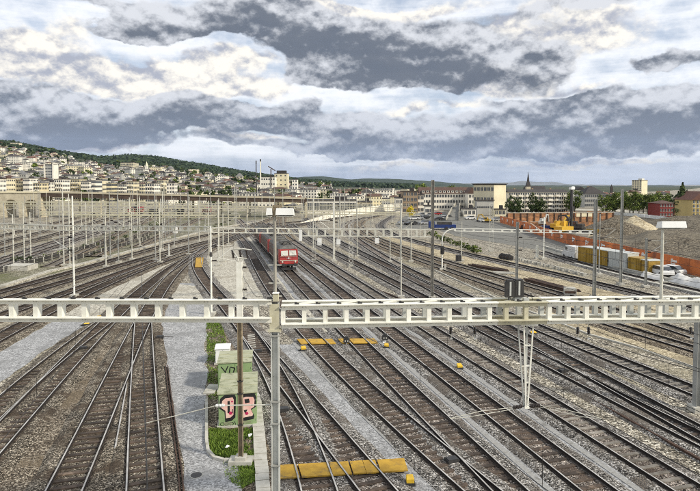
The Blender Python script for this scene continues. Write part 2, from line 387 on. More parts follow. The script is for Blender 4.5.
sheet('sand_strip', [(560, 300), (640, 324), (760, 362), (760, 400), (690, 366), (620, 343), (540, 319)], 'sand', .022)
sheet('gravel_strip', [(-60, 505), (40, 405), (108, 335), (128, 318), (150, 305), (140, 325), (100, 400), (60, 491), (40, 540), (-60, 540)], 'ballast_warm', .014)
sheet('road', [(438, 222), (448, 214), (452, 210), (462, 206), (470, 209), (476, 216), (508, 226), (560, 241), (598, 253), (700, 282), (760, 300), (760, 306), (700, 290), (600, 266), (540, 250), (500, 243), (455, 236), (440, 230)], 'asphalt', .024)
sheet('parking_lot', [(395, 224), (410, 212), (446, 212), (446, 222), (438, 228), (400, 230)], 'asphalt', .020)
sheet('building_site', [(500, 221.5), (600, 244.5), (700, 276), (900, 330), (900, 215), (700, 207), (560, 208), (508, 213)], 'soil', .016)
sheet('verge', [(-60, 262), (0, 262), (60, 258), (100, 245), (150, 231), (205, 224), (225, 227), (185, 237), (140, 249), (85, 265), (0, 288), (-60, 306)], 'weeds', .012)
sheet('verge', [(150, 231), (205, 224), (225, 227), (240, 222), (300, 214), (230, 211), (160, 214), (90, 240), (60, 258)], 'weeds', .008)

# ------------------------------------------------------------------ railway tracks
SL = {}
def sleeper_mesh(mat, v):
    k = (mat, v)
    if k not in SL:
        r = random.Random(v); b = MB(); w = .25 + r.uniform(-.02, .02); l = 2.6 + r.uniform(-.06, .06)
        x, y = l / 2, w / 2; h = .155
        b.add([(-x, -y, 0), (x, -y, 0), (x, y, 0), (-x, y, 0), (-x, -y + .015, h), (x, -y + .015, h - r.uniform(0, .02)), (x, y - .02, h), (-x, y - .01, h - r.uniform(0, .02))],
              [(4, 5, 6, 7), (0, 1, 5, 4), (1, 2, 6, 5), (2, 3, 7, 6), (3, 0, 4, 7)])
        SL[k] = b.mesh('sleeper', M(mat))
    return SL[k]
TRACKS = {}
PROF = [(-.07, .152), (-.02, .185), (-.036, .245), (-.036, .30), (.036, .30), (.036, .245), (.02, .185), (.07, .152)]
SLEEP_NEAR, SLEEP_FAR = 66.0, 100.0
def track(key, label, pix, deg=3, bed='ballast_grey', slp='sleeper_wood', near=5.0, far=40.0, main=None, ymin=18.5, edge=None):
    P = [G(x, y, .30) for x, y in pix]
    Y = np.array([p.y for p in P]); X = np.array([p.x for p in P]); Ym = Y.mean(); Ys = Y.std() + 1e-6
    co = np.polyfit((Y - Ym) / Ys, X, deg, w=1 / Y); pol = np.poly1d(co); dp = pol.deriv()
    y0, y1 = Y.min(), Y.max()
    def xs(y):
        if y < y0: return pol((y0 - Ym) / Ys) + dp((y0 - Ym) / Ys) / Ys * (y - y0)
        if y > y1: return pol((y1 - Ym) / Ys) + dp((y1 - Ym) / Ys) / Ys * (y - y1)
        return pol((y - Ym) / Ys)
    def sl(y):
        yy = min(max(y, y0), y1); return dp((yy - Ym) / Ys) / Ys
    i = len(TRACKS); TRACKS[key] = (xs, sl, y0, y1)
    a, b = max(y0 - near, ymin) if y0 - near < ymin else y0 - near, y1 + far
    root = thing('railway_track', label, 'track', (xs(a), a, 0), 0, 'tracks of the railway yard')
    ox, oy = xs(a), a
    def frame(y):
        s = sl(y); L = math.hypot(1, s); return Vector((xs(y) - ox, y - oy, 0)), Vector((1 / L, -s / L, 0))
    ys = [a]
    while ys[-1] < b: ys.append(ys[-1] + max(1.8, ys[-1] * .035))
    ys[-1] = b
    # ballast bed with a ragged shoulder
    top = .088 + .0022 * i; vs, fs = [], []
    for k, y in enumerate(ys):
        p, n = frame(y); e = rnd.uniform(-.12, .12); e2 = rnd.uniform(-.12, .12)
        for w_, z in ((-1.85 + e, -.03), (-1.36 + e * .5, top + .07), (-.93 + e * .2, top + .072), (-.82, top), (.82, top), (.93 + e2 * .2, top + .072), (1.36 + e2 * .5, top + .07), (1.85 + e2, -.03)): vs.append(p + n * w_ + Vector((0, 0, z)))
        if k: fs += [((k - 1) * 8 + j, (k - 1) * 8 + j + 1, k * 8 + j + 1, k * 8 + j) for j in range(7)]
    bm_ = MB().add(vs, fs); bm_.m = [1 if q % 7 in (0, 1, 5, 6) else 0 for q in range(len(fs))]; bm_.obj('ballast_bed', M(bed, edge or ('ballast_edge' if bed in ('ballast_grey', 'ballast_dark') else bed)), root)
    for sgn in (-1, 1):
        m = MB(); vs = []; np_ = len(PROF); zo = .0011 * i
        for y in ys:
            p, n = frame(y); vs += [p + n * (sgn * .7525 + q[0]) + Vector((0, 0, q[1] + zo)) for q in PROF]
        for k in range(1, len(ys)):
            for j in range(np_ - 1):
                m.f.append(((k - 1) * np_ + j, k * np_ + j, k * np_ + j + 1, (k - 1) * np_ + j + 1)); m.m.append(1 if j == 3 else 0)
        m.v = [tuple(v) for v in vs]; m.obj('rail', M('rail_side', 'rail_top'), root)
    y = a; far_s = MB(); r = random.Random(i)
    while y < min(b, SLEEP_FAR):
        s = sl(y); L = math.hypot(1, s); skip = False
        if main:
            mx, ms = TRACKS[main][0](y), TRACKS[main][1](y)
            if abs(mx - xs(y)) < 1.35 and TRACKS[main][2] - 5 < y < TRACKS[main][3] + 30: skip = True
        if not skip:
            p, n = frame(y); rz = math.atan2(n.y, n.x) + r.uniform(-.02, .02); z = r.uniform(-.004, .004) + .0003 * i
            if y < SLEEP_NEAR:
                link('sleeper', sleeper_mesh(slp, r.randrange(4)), root, (p.x + n.x * r.uniform(-.05, .05), p.y, z), rz)
            else: far_s.box((p.x, p.y, .075), (2.6, .25, .155), 0, rz)
        y += .62 / L
    if far_s.f: stuff(far_s.obj('distant_sleepers', M(slp), root))
    res = max(abs(xs(yy) - xx) / yy * F for xx, yy in zip(X, Y))
    if res > 6: print('TRACK', key, 'residual px', round(res, 1))
    return root

track('TL1', 'leftmost brown track of the curve along the light gravel kerb at left', [(0, 291), (50, 277), (100, 264), (158, 246), (190, 238), (240, 229), (290, 222)], 3, 'ballast_brown', near=14)
track('TL2', 'second brown track from the kerb in the curve at left', [(0, 300), (28, 291), (100, 271), (147, 257), (190, 245), (220, 238), (250, 232), (290, 225)], 3, 'ballast_brown', near=12)
track('TL3', 'third brown track from the kerb in the curve at left', [(0, 315), (57, 294), (100, 280), (133, 268.5), (158, 259), (190, 248), (220, 240), (255, 233)], 3, 'ballast_brown', near=12)
track('T0', 'track passing along the upper edge of the grey path at left', [(0, 336), (26, 322), (67, 302), (90, 290), (133, 272), (158, 263), (190, 251), (218, 241.5), (245, 235)], 3, 'ballast_brown', near=12)
track('T1', 'left track with a turnout beside the grey path at bottom left', [(24.5, 411), (48.5, 382), (76.5, 350), (108.5, 322), (131, 300), (163, 275), (190, 257), (203, 250), (220, 242.5), (245, 235.5), (275, 229)], 3, 'ballast_brown', near=16)
track('T1b', 'short branch leaving the left turnout towards the photo\'s left edge', [(-6.5, 411), (19, 390), (51, 361), (82, 338)], 2, 'ballast_brown', near=12, far=6, main='T1')
track('T2', 'brown track ending its turnout just left of the wide grey path', [(63.5, 491), (100.5, 411), (121, 366), (143, 322), (154, 300), (167, 280), (185, 263), (203, 250)], 4, 'ballast_brown', near=5, far=0)
track('T2b', 'straight brown branch hugging the wide grey path at bottom left', [(145, 491), (144.5, 411), (142, 366), (143.5, 330)], 2, 'ballast_brown', near=5, far=3, main='T2')
track('T3', 'curving track with a turnout just right of the green cabinets', [(320, 491), (291.5, 413), (287, 400), (273, 370), (261, 350), (249, 333), (236.5, 318), (222, 299), (211.5, 289), (202.5, 275), (198, 264), (197.5, 257), (200, 251), (212, 244)], 5, 'ballast_grey', near=5, far=0)
track('T3b', 'right branch of the turnout crossing the nearest yellow boards', [(379, 491), (315, 413), (304.5, 400), (284, 375), (264, 351), (253, 337)], 2, 'ballast_grey', near=5, far=2, main='T3')
track('T5', 'empty track immediately left of the red locomotives', [(483, 491), (421, 437), (379, 400), (331, 355), (303, 329), (281, 299), (258, 263), (244.5, 244), (243, 239)], 3, 'ballast_grey', near=5, far=20)
track('T6', 'track the red locomotives are standing on', [(511, 491), (418, 400), (345, 327), (316, 300), (289, 271), (262, 242), (250, 231), (246, 226)], 3, 'ballast_grey', near=5)
track('T7', 'first track right of the red locomotives, along a pale path', [(602, 491), (490, 408), (430, 360), (384.5, 326), (351, 300), (300, 258), (275, 239), (262, 230)], 2, 'ballast_grey', near=5)
track('T8', 'track passing under the hanging lattice post of the gantry', [(694, 491), (568, 414), (526, 387), (448, 341), (428, 326), (386, 300), (325, 262), (296, 243), (280, 232)], 3, 'ballast_grey', 'sleeper_pale', near=6)
track('T9a', 'left of the two dark tracks merging at the right edge', [(695, 435), (655, 415), (601, 390), (527, 349), (474.5, 324), (428, 299), (380, 275), (360, 265), (334, 252), (316, 242), (301, 233)], 4, 'ballast_dark', near=8)
track('T9b', 'right of the two dark tracks merging at the right edge', [(702, 432), (668, 415), (621, 390), (549.5, 349), (503.5, 324), (451, 299), (431, 288), (383, 262), (351, 248), (330, 236.5), (318, 230), (312, 225)], 4, 'ballast_dark', near=8, main='T9a')
track('T10', 'track with pale sleepers next right of the merging dark pair', [(690, 388), (620, 360), (534, 326), (474, 299), (438, 283), (405, 268)], 2, 'ballast_dark', 'sleeper_pale', near=10, far=3)
track('T10b', 'bright curving track that swings away behind the tall middle masts', [(418, 274), (408, 269), (388, 259.5), (370, 247), (356, 237.5), (347, 230.5), (345, 226), (352, 221), (369, 217)], 4, 'ballast_grey', 'sleeper_pale', near=4, far=10)
track('T11', 'lower of the twin tracks crossing the sand at right', [(700, 350), (607, 322), (539, 300), (506, 289), (470, 277), (431, 263), (385, 247), (362, 236), (352, 229), (352, 223), (362, 218.5)], 5, 'ballast_warm', 'sleeper_pale', near=10, far=10)
track('T12', 'upper of the twin tracks crossing the sand at right', [(700, 337), (650, 321), (570, 296), (520, 282), (470, 268.5), (431, 256.5), (393, 244), (372, 235), (361, 228), (361, 221.5), (374, 216.5)], 5, 'ballast_warm', 'sleeper_pale', near=10, far=10)
track('T13', 'track below the grey road slope on the right side', [(700, 307), (657, 297), (600, 284), (570, 276), (517, 264), (470, 254), (430, 245), (400, 236), (385, 229), (382, 222), (392, 216.5)], 5, 'ballast_dark', near=14, far=10)
track('T14', 'dark track along the row of containers at right', [(700, 291), (650, 280), (600, 268), (570, 259.5), (543, 251.5)], 2, 'ballast_dark', near=14, far=1)
track('LL1', 'nearest shiny siding of the far left yard', [(0, 264), (45, 251), (80, 239), (105, 229), (135, 219), (165, 212)], 2, 'ballast_grey', 'sleeper_pale', near=25)
track('LL2', 'second shiny siding of the far left yard', [(0, 258.5), (40, 247), (75, 235), (100, 226), (128, 217), (150, 211)], 2, 'ballast_grey', 'sleeper_pale', near=25)
track('LB1', 'lowest brown track under the left viaduct arches', [(0, 250), (40, 238), (80, 226), (115, 217)], 1, 'ballast_brown', near=25)
track('LB2', 'middle brown track under the left viaduct arches', [(0, 243), (40, 232), (75, 222), (100, 216)], 1, 'ballast_brown', near=25)
track('LB3', 'highest brown track under the left viaduct arches', [(0, 235.5), (40, 226), (75, 218)], 1, 'ballast_brown', near=30)
track('LM1', 'siding with the dark wagons in the far left yard', [(60, 262), (90, 246), (120, 231), (150, 218), (168, 211)], 1, 'ballast_warm', 'sleeper_pale', near=4)
track('LM2', 'weedy siding right of the dark wagons in the far yard', [(100, 253), (130, 238), (158, 225), (185, 214)], 1, 'ballast_warm', 'sleeper_pale', near=4)
track('LM3', 'siding nearest the brown curve in the far yard', [(140, 245), (165, 233), (190, 222), (212, 213)], 1, 'ballast_warm', 'sleeper_pale', near=2)
track('LC1', 'far track leaving the brown curve towards the viaduct', [(215, 240), (245, 228), (270, 219), (290, 212)], 2, 'ballast_warm', near=2)
track('LC2', 'farthest track right of the locomotives running under the viaduct', [(290, 239), (283, 229), (282, 220), (288, 211)], 2, 'ballast_warm', near=2)

# pale service paths with a covered cable trough, between the tracks
def between(a, b, y0, y1, w, f=.5, z=.075, mat='path', trough=True, off=.0):
    ys = np.linspace(y0, y1, 34); xa, xb = TRACKS[a][0], TRACKS[b][0]
    c = [xa(y) * (1 - f) + xb(y) * f for y in ys]
    l = [(x - w / 2 + rnd.uniform(-.1, .1), y) for x, y in zip(c, ys)]; r = [(x + w / 2 + rnd.uniform(-.1, .1), y) for x, y in zip(c, ys)]
    m = MB()
    for k in range(len(ys) - 1): m.add([(*l[k], z), (*r[k], z), (*r[k + 1], z), (*l[k + 1], z)], [(0, 1, 2, 3)])
    struct(m.obj('service_path', M(mat)))
    if trough:
        m = MB(); y = y0
        while y < min(y1, 75):
            x = xa(y) * (1 - f) + xb(y) * f; x2 = xa(y + 1) * (1 - f) + xb(y + 1) * f; L = math.hypot(x2 - x, 1)
            rz = math.atan2(1, x2 - x) - math.pi / 2
            m.box((x + off, y, z + .01), (.30, .95, .03 + rnd.uniform(0, .012)), 0, rz); y += 1 / L
        struct(m.obj('cable_trough', M('trough')))
between('T3b', 'T5', 18, 46, 1.85, .53, mat='path', off=.5)
between('T5', 'T6', 50, 150, 1.3, .5, .07, 'concrete_path', False)
between('T6', 'T7', 18, 140, 2.1, .5, mat='path')
between('T7', 'T8', 18, 130, 1.9, .5, mat='path')
between('T5', 'T6', 62, 110, .5, .52, .078, 'path', False)
between('T3', 'T5', 66, 135, 1.3, .74, .08, 'concrete_path', False)
# thin kerb of a cable duct between the hanging-post track and the dark pair
m = MB()
pp = [G(x, y, 0) for x, y in ((300, 258), (360, 283), (458, 323), (520, 359), (573, 390), (600, 405), (680, 450), (740, 484))]
for a, b in zip(pp, pp[1:]): m.bar(a, b, .16, .30)
struct(m.obj('kerb', M('old_rail')))
m = MB()
pp = [G(x, y, 0) for x, y in ((430, 268), (500, 300), (590, 335), (640, 349), (700, 370), (760, 392))]
for a, b in zip(pp, pp[1:]): m.bar(a, b, .22, .22)
struct(m.obj('kerb', M('concrete')))
m = MB()
pp = [G(x, y, 0) for x, y in ((-60, 305), (0, 288), (50, 272), (85, 264), (140, 249), (185, 236.5), (215, 228.5), (260, 222))]
for a, b in zip(pp, pp[1:]): m.bar(a, b, 1.1, .5)
struct(m.obj('kerb', M('concrete_path')))

# ------------------------------------------------------------------ masts, gantries, wires
def hpole(b, x, y, z0, z1, w, mi=0, t=.03):
    """a rolled H section"""
    b.box((x - w / 2 + t / 2, y, (z0 + z1) / 2), (t, w, z1 - z0), mi)
    b.box((x + w / 2 - t / 2, y, (z0 + z1) / 2), (t, w, z1 - z0), mi)
    b.box((x, y, (z0 + z1) / 2), (w - 2 * t, t, z1 - z0), mi)
def insul(b, p, q, r, mi):
    p, q = Vector(p), Vector(q); n = 6
    b.cyl(p, q, r * .45, n=6, mi=mi)
    for i in range(n):
        c = p.lerp(q, (i + .5) / n); d = (q - p).normalized() * (q - p).length / n * .25
        b.cyl(c - d, c + d, r, n=8, mi=mi)
def cantilever(root, z, dx, dy, reach, mat='pole_pale', up=1.5):
    """bracket that carries the contact wire: tube, stay, registration arm, insulators"""
    d = Vector((dx, dy, 0)).normalized(); o = Vector((0, 0, z))
    b = MB(); b.tube([o + d * .55, o + d * reach + Vector((0, 0, up * .9))], .045, 5)
    b.tube([o + d * .55 + Vector((0, 0, up)), o + d * reach + Vector((0, 0, up))], .035, 5)
    b.tube([o + d * .9 + Vector((0, 0, .25)), o + d * (reach + .3) + Vector((0, 0, -.05))], .03, 5)
    br = b.obj('bracket', M(mat), root)
    for zz in (0, up):
        b = MB(); insul(b, o + d * .12 + Vector((0, 0, zz)), o + d * .6 + Vector((0, 0, zz)), .09, 0); b.obj('insulator', M('insulator'), br)
def mast(px, yb, yt, label, style='h', w=.26, mat='pole_pale', arms=(), group=None, z0=.0, foot=True, name='catenary_mast'):
    p = G(px, yb, 0); top = A(px, yt, p.y).z; d = p.y
    root = thing(name, label, 'mast', p, 0, group)
    b = MB()
    if style == 'h': hpole(b, 0, 0, z0, top, w)
    elif style == 'tube': b.cyl((0, 0, z0), (0, 0, top), w / 2, w * .36, 10)
    elif style == 'lattice':
        for sx in (-1, 1): b.box((sx * w / 2, 0, top / 2), (.07, .12, top))
        z = .3
        while z < top - w:
            b.bar((-w / 2, 0, z), (w / 2, 0, z + w * 1.2), .05, .03); b.bar((w / 2, 0, z), (-w / 2, 0, z + w * 1.2), .05, .03); z += w * 1.2
        b.box((0, 0, top - .05), (w + .1, .16, .1))
    b.obj('pole', M(mat), root)
    if foot:
        q = MB(); q.box((0, 0, .10), (.8, .8, .45)); q.obj('footing', M('concrete'), root)
    for sgn, z, reach in arms: cantilever(root, z, sgn, rnd.uniform(-.12, .12), reach, mat)
    return root

# ---- near gantry --------------------------------------------------
def vbeam(name, label, a, b, h, depth, pitch, mat, back=None, wpost=.15, first=.0):
    """ladder beam: two chords and upright plates, a second such face behind it when back is given; a, b are its lower front corners"""
    a, b = Vector(a), Vector(b); L = (b - a).length; rz = math.atan2(b.y - a.y, b.x - a.x)
    slope = (b.z - a.z) / L
    root = thing(name, label, 'gantry beam', a, rz, 'beams of the near gantry')
    ch = .17
    def chord(y, z, nm, m):
        q = MB(); q.bar((0, y, z), (L, y, z + slope * L), .09, ch); q.bar((0, y - .06, z + ch / 2 - .012), (L, y - .06, z + ch / 2 - .012 + slope * L), .24, .022)
        return q.obj(nm, M(m), root)
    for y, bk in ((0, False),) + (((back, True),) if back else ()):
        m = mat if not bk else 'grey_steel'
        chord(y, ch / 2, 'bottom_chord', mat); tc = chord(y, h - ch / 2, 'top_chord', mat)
        x = first + (pitch / 2 if False else 0); me = {}
        while x < L - .05:
            dd = depth if not back else .16
            q = MB(); q.box((0, dd / 2 - .04, h / 2), (wpost, dd, h - 2 * ch + .02)); 
            if 'p' not in me: me['p'] = q.mesh('post', M(m))
            o = link('post', me['p'], root, (x, y, slope * x))
            x += pitch
        if not bk:
            q = MB(); x = first
            while x < L - .05:
                for zz in (ch * .5, h - ch * .5):
                    for ox in (-.05, .05): q.cyl((x + ox, -.045, zz + slope * x), (x + ox, -.062, zz + slope * x), .013, n=6)
                x += pitch
            q.obj('rivets', M('pole_grey'), tc)['kind'] = 'stuff'
            q = MB(); x = first + .4
            while x < L:
                q.box((x, y, h + .03 + slope * x), (.07, .07, .07)); q.box((x + .05, y - .02, h + .02 + slope * x), (.12, .04, .04)); x += pitch
            q.obj('bolts', M('black_iron'), tc)['kind'] = 'stuff'
    if back:
        q = MB(); x = 0.0
        while x < L - pitch:
            q.bar((x, 0.03, .035 + slope * x), (x + pitch * 2, back - .03, .035 + slope * x), .06, .04); q.bar((x, 0.03, h - .04 + slope * x), (x + pitch * 2, back - .03, h - .04 + slope * x), .06, .04); x += pitch * 2
        q.obj('cross_bracing', M(mat), root)
    return root
DM = 17.62
aL0, aL1 = A(-70, 321.5, 17.85), A(272, 322.3, DM); hL = A(0, 298.4, 17.8).z - A(0, 321.4, 17.8).z
vbeam('gantry_beam', 'white ladder beam spanning the left tracks, left of the near mast', aL0, aL1, hL, .26, .785, 'white_steel', None, .15, .32)
aR0, aR1 = A(281.5, 328.3, 17.66), A(497, 324.6, 18.27); hR = A(290, 304.3, 17.66).z - A(290, 328.2, 17.66).z
vbeam('gantry_beam', 'white box beam starting at the near mast and running right', aR0, aR1, hR, .16, .675, 'white_steel', .62, .14, .05)
aS0, aS1 = aR1 + Vector((.01, 0, 0)), A(546, 323.8, 18.42)
vbeam('gantry_beam', 'yellowed short middle section of the beam above the hanging post', aS0, aS1, hR, .16, .675, 'cream_steel', .62, .14, .3)
aT0, aT1 = aS1 + Vector((.01, 0, 0)), A(760, 321.3, 19.0)
vbeam('gantry_beam', 'white box beam reaching the photo\'s right edge', aT0, aT1, hR * 1.01, .16, .64, 'white_steel', .62, .14, .1)
# mast that carries the beams, with ladder rungs and a floodlight on a thin extension
pM = Vector((A(275.5, 400, DM + .14).x, DM + .14, 0))
root = thing('gantry_mast', 'thick grey steel mast in front holding the beam ends', 'mast', pM)
b = MB(); hpole(b, 0, 0, 0, aR0.z + hR + .12, .255, 0, .035); b.obj('pole', M('grey_steel'), root)
b = MB(); b.box((0, 0, .2), (1.0, 1.0, .6)); b.obj('footing', M('concrete'), root)
b = MB(); b.box((0, -.15, aR0.z + hR * .5), (.30, .03, hR * 1.08)); b.box((0, 0, aR0.z - .06), (.40, .36, .08)); b.obj('bearing_plate', M('cream_steel'), root)
b = MB()
for yy in (336, 402, 424, 466):
    b.box((0, -.14, A(275, yy, DM).z), (.29, .03, .04)); b.box((0, 0, A(275, yy, DM).z), (.285, .285, .03))
b.obj('strap', M('pole_grey'), root)
def floodlight(px, ytop, ybot, x0, x1, yb, D, label, mat, heads, rungs=()):
    base = A(px, yb, D); r = thing('floodlight', label, 'floodlight', base)
    zt = A(px, ytop, D).z - base.z; zb = A(px, ybot, D).z - base.z
    q = MB(); q.cyl((0, 0, -.05), (0, 0, zb), .055, .045, 8); q.box((0, 0, .01), (.34, .3, .04)); q.obj('pole', M(mat), r)
    for yy in rungs:
        z = A(px, yy, D).z - base.z; q = MB(); q.box((0, 0, z), (.42, .03, .03)); q.obj('rung', M('pole_pale'), r)
    for (h0, h1) in heads:
        xa, xb = A(h0, ytop, D).x - base.x, A(h1, ytop, D).x - base.x
        q = MB(); xm = (xa + xb) / 2; w = xb - xa
        q.add([(xa, -.16, zb + .02), (xb, -.16, zb + .02), (xb, .22, zb - .02), (xa, .22, zb - .02), (xa + .02, -.12, zt), (xb - .02, -.12, zt), (xb - .02, .16, zt - .03), (xa + .02, .16, zt - .03)],
              [(3, 2, 1, 0), (4, 5, 6, 7), (0, 1, 5, 4), (1, 2, 6, 5), (2, 3, 7, 6), (3, 0, 4, 7)])
        h = q.obj('lamp_housing', M('white'), r)
        q = MB(); q.box((xm, .03, zb - .025), (w * .9, .28, .02)); q.obj('lamp_glass', M('glass_sky_sheen'), h)
    if len(heads) > 1:
        q = MB(); q.box((0, .02, zt - .09), (.12, .12, .36)); q.box((.1, .0, zt + .05), (.28, .1, .07)); q.obj('junction_box', M('rust_steel'), r)
    return r
floodlight(275.2, 208, 215.5, 0, 0, 301, DM + .1, 'pair of white floodlight boxes on a thin brownish pole above the near mast', 'mast_brown', ((266.5, 272.8), (276, 294)), (228, 265, 283, 296))
q = MB(); pB = A(276, 297, DM + .02); r = thing('terminal_box', 'small yellowish box on the pole just above the beam ends', 'box', pB)
MB().box((0, -.02, 0), (.17, .14, .24)).obj('case', M('cream_steel'), r); MB().box((0, -.02, .135), (.20, .18, .03)).obj('lid', M('white'), r)
floodlight(661, 221, 228, 0, 0, 299.5, 18.75, 'wide white floodlight on a pale pole standing on the right beam', 'pole_pale', ((659.5, 684.5),), (282,))

# tapered lattice post hanging from the beam, with insulators and registration tubes
D5 = 18.3; c = A(527.5, 324, D5 + .3); bot = A(527.5, 407, D5 + .3).z - c.z
root = thing('hanging_post', 'white tapered lattice post hanging from the beam at right', 'hanging post', c)
for sx in (-1, 1):
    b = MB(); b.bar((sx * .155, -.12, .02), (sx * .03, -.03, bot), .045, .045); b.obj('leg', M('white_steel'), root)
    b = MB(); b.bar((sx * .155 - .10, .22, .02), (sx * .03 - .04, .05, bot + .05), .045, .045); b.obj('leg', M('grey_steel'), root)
for k, yy in enumerate((347, 368, 385)):
    z = A(527, yy, D5).z - c.z; f = z / bot; w = .155 * (1 - f) + .03 * f
    b = MB(); b.box((0, -.12 + .09 * f, z), (2 * w + .04, .03, .045)); b.obj('rung', M('white_steel'), root)
b = MB(); b.box((0, 0, bot), (.16, .16, .06)); b.box((0, .05, .03), (.55, .6, .05)); b.obj('end_plate', M('white_steel'), root)
for sx, key in ((-1, 'T3b'), (1, 'T6')):
    ex = TRACKS[key][0](D5 - .2) - c.x; ez = 5.64 - c.z; n_ = .14
    b = MB(); b.cyl((sx * .06, 0, bot + .03), (sx * .16, 0, bot + .03), .02, n=6); insul(b, (sx * .14, 0, bot + .03), (sx * .46, 0, bot + .02 + sx * .04), .07, 0); ins = b.obj('insulator', M('insulator'), root)
    b = MB(); b.tube([(sx * .44, 0, bot + .02 + sx * .04), (sx * .44 + (ex - sx * .44) * .5, -.25, (bot + ez) / 2 + .06), (ex, -.5, ez)], .012, 5); b.tube([(sx * .44, 0, bot - .03 + sx * .04), (sx * .44 + (ex - sx * .44) * .7, -.35, (bot + ez) / 2 - .10), (ex, -.5, ez - .02)], .010, 5)
    b.obj('registration_tube', M('pole_pale'), ins)
# registration tube on the near mast, reaching left over the path
zz = A(272, 406, DM).z
root = thing('registration_arm', 'long pale catenary tube reaching left from the near mast', 'catenary arm', (pM.x - .15, DM + .1, zz))
ex = TRACKS['T2b'][0](DM + .1) - (pM.x - .15)
b = MB(); b.tube([(-1.75, 0, -.03), (ex, .0, 5.64 - zz)], .015, 6); b.tube([(0, 0, 0), (-1.5, 0, -.02)], .022, 6); b.obj('tube', M('pole_pale'), root)
b = MB(); insul(b, (-1.48, 0, -.02), (-1.77, 0, -.03), .055, 0); b.obj('insulator', M('white'), root)
# insulators and droppers that hang under the right beam
for k, (x, lab) in enumerate(((451, 'first dark insulator under the beam, left of the hanging post'), (474.5, 'dark insulator under the beam just left of the hanging post'), (578, 'left of two dark insulators side by side under the right beam'), (588.5, 'right of two dark insulators side by side under the right beam'), (691, 'dark insulator under the beam at the right edge'))):
    Dk = 18.0 + (x - 285) * .0026 + .3; p = A(x, 324, Dk)
    root = thing('hanging_insulator', lab, 'insulator', p, 0, 'insulators hanging under the near gantry')
    z1 = A(x, 327, Dk).z - p.z; z2 = A(x, 334, Dk).z - p.z; z3 = A(x, 338.5, Dk).z - p.z
    b = MB(); b.cyl((0, 0, .08), (0, 0, z1), .018, n=6); b.cyl((0, 0, z2), (0.02, 0, z3), .014, n=6); b.obj('rod', M('pole_pale'), root)
    b = MB(); insul(b, (0, 0, z1), (.015 if k % 2 else -.015, 0, z2), .055, 0); b.obj('disc_stack', M('insulator'), root)
    b = MB(); b.box((.02, 0, z3), (.07, .05, .05)); b.obj('clamp', M('white'), root)
# signals standing on the beam, seen from behind
for k, (x, y0, y1, lab) in enumerate(((509.5, 279.5, 297, 'left of two black signals standing on the yellowed beam'), (518.3, 279, 296.5, 'right of two black signals standing on the yellowed beam'))):
    Dk = 18.55; p = A(x, 302, Dk); zt = A(x, y0, Dk).z - p.z; zb = A(x, y1, Dk).z - p.z
    root = thing('railway_signal', lab, 'signal', p, 0, 'signals on the near gantry')
    w = .155
    b = MB(); b.prism([(-w, -.10), (w, -.10), (w, .06), (-w, .06)], zb, zt - .06); b.prism([(-w * .7, -.10), (w * .7, -.10), (w * .7, .06), (-w * .7, .06)], zt - .06, zt); b.obj('housing', M('black_iron'), root)
    b = MB()
    for q_ in range(3): b.cyl((0, .06, zb + .12 + q_ * .15), (0, .2, zb + .10 + q_ * .15), .06, n=8)
    b.obj('lamp_hood', M('black_iron'), root)
    b = MB(); b.cyl((0, .02, -.02), (0, .02, zb), .025, n=6); b.bar((-.16, .1, .0), (.14, .0, zb * .8), .02); b.bar((.2, .1, 0), (0, 0, zb * .9), .02); b.obj('stand', M('pole_grey'), root)
    b = MB(); b.box((0, -.105, (zt + zb) / 2), (.06, .01, (zt - zb) * .8)); b.obj('rear_strip', M('grey_steel'), root)
p = A(520.5, 301, 18.6); root = thing('cable_box', 'grey cable box with loops beside the signals on the beam', 'box', p)
b = MB(); b.box((-.1, 0, .07), (.25, .2, .16)); b.box((.18, 0, .05), (.18, .16, .12)); b.obj('case', M('grey_steel'), root)
b = MB(); b.tube([(-.4, 0, .02), (-.42, 0, .2), (-.3, 0, .3), (-.1, 0, .12)], .015); b.tube([(.2, 0, .1), (.35, 0, .25), (.4, 0, .02)], .015); b.obj('cable', M('black_iron'), root)

# ---- single masts, nearest first ----------------------------------
root = mast(241, 463, 262, 'rusty brown mast in front of the green cabinets, white with light above', 'h', .215, 'rust_steel', foot=False)
zs = A(240, 318, G(241, 463).y).z; ze = A(240, 262, G(241, 463).y).z + .01; b = MB()
for sx in (-1, 1): b.box((sx * .120, 0, (zs + ze) / 2), (.022, .25, ze - zs))
b.box((0, -.118, (zs + ze) / 2), (.214, .014, ze - zs)); b.obj('light_hit_sheet', M('white_steel'), root)  # sheets added round the upper pole; their white stands in for light on it
b = MB(); b.box((0, 0, .06), (1.1, .7, .3)); b.box((0, 0, .28), (.5, .5, .16)); b.obj('footing', M('concrete'), root)
b = MB()
for zz in (1.9, 3.4, 4.0): b.box((0, 0, zz), (.25, .25, .05))
b.obj('strap', M('black_iron'), root)
Dm = G(241, 463).y; zt = A(239, 262, Dm).z
b = MB(); b.tube([(0, 0, zt - .1), (-.1, .2, zt + .15), (-.45, .6, zt + .52), (.1, .6, zt + .55), (.5, .6, zt + .50)], .03); b.tube([(-.3, .3, zt + .2), (.3, .3, zt + .12)], .03)
b.tube([(.05, 0, zt - .1), (.3, 0, zt - 1.9), (.05, 0, zt - 2.5)], .015); b.tube([(.05, 0, zt - .3), (1.5, 1.6, zt - 2.9)], .012); br = b.obj('crossarm', M('pole_pale'), root)
for xx in (-.45, -.1, .22):
    b = MB(); insul(b, (xx, .6, zt + .50), (xx + .06, .6, zt + .10), .075, 0); b.obj('insulator', M('insulator'), br)
for zz in (zt - .25, zt - 1.3, zt - 2.6):
    b = MB(); insul(b, (.16, 0, zz), (.34, 0, zz), .05, 0); b.obj('insulator', M('insulator'), root)
mast(697.5, 411, 300, 'dark grey mast at the right edge behind the beam end', 'h', .42, 'pole_grey')
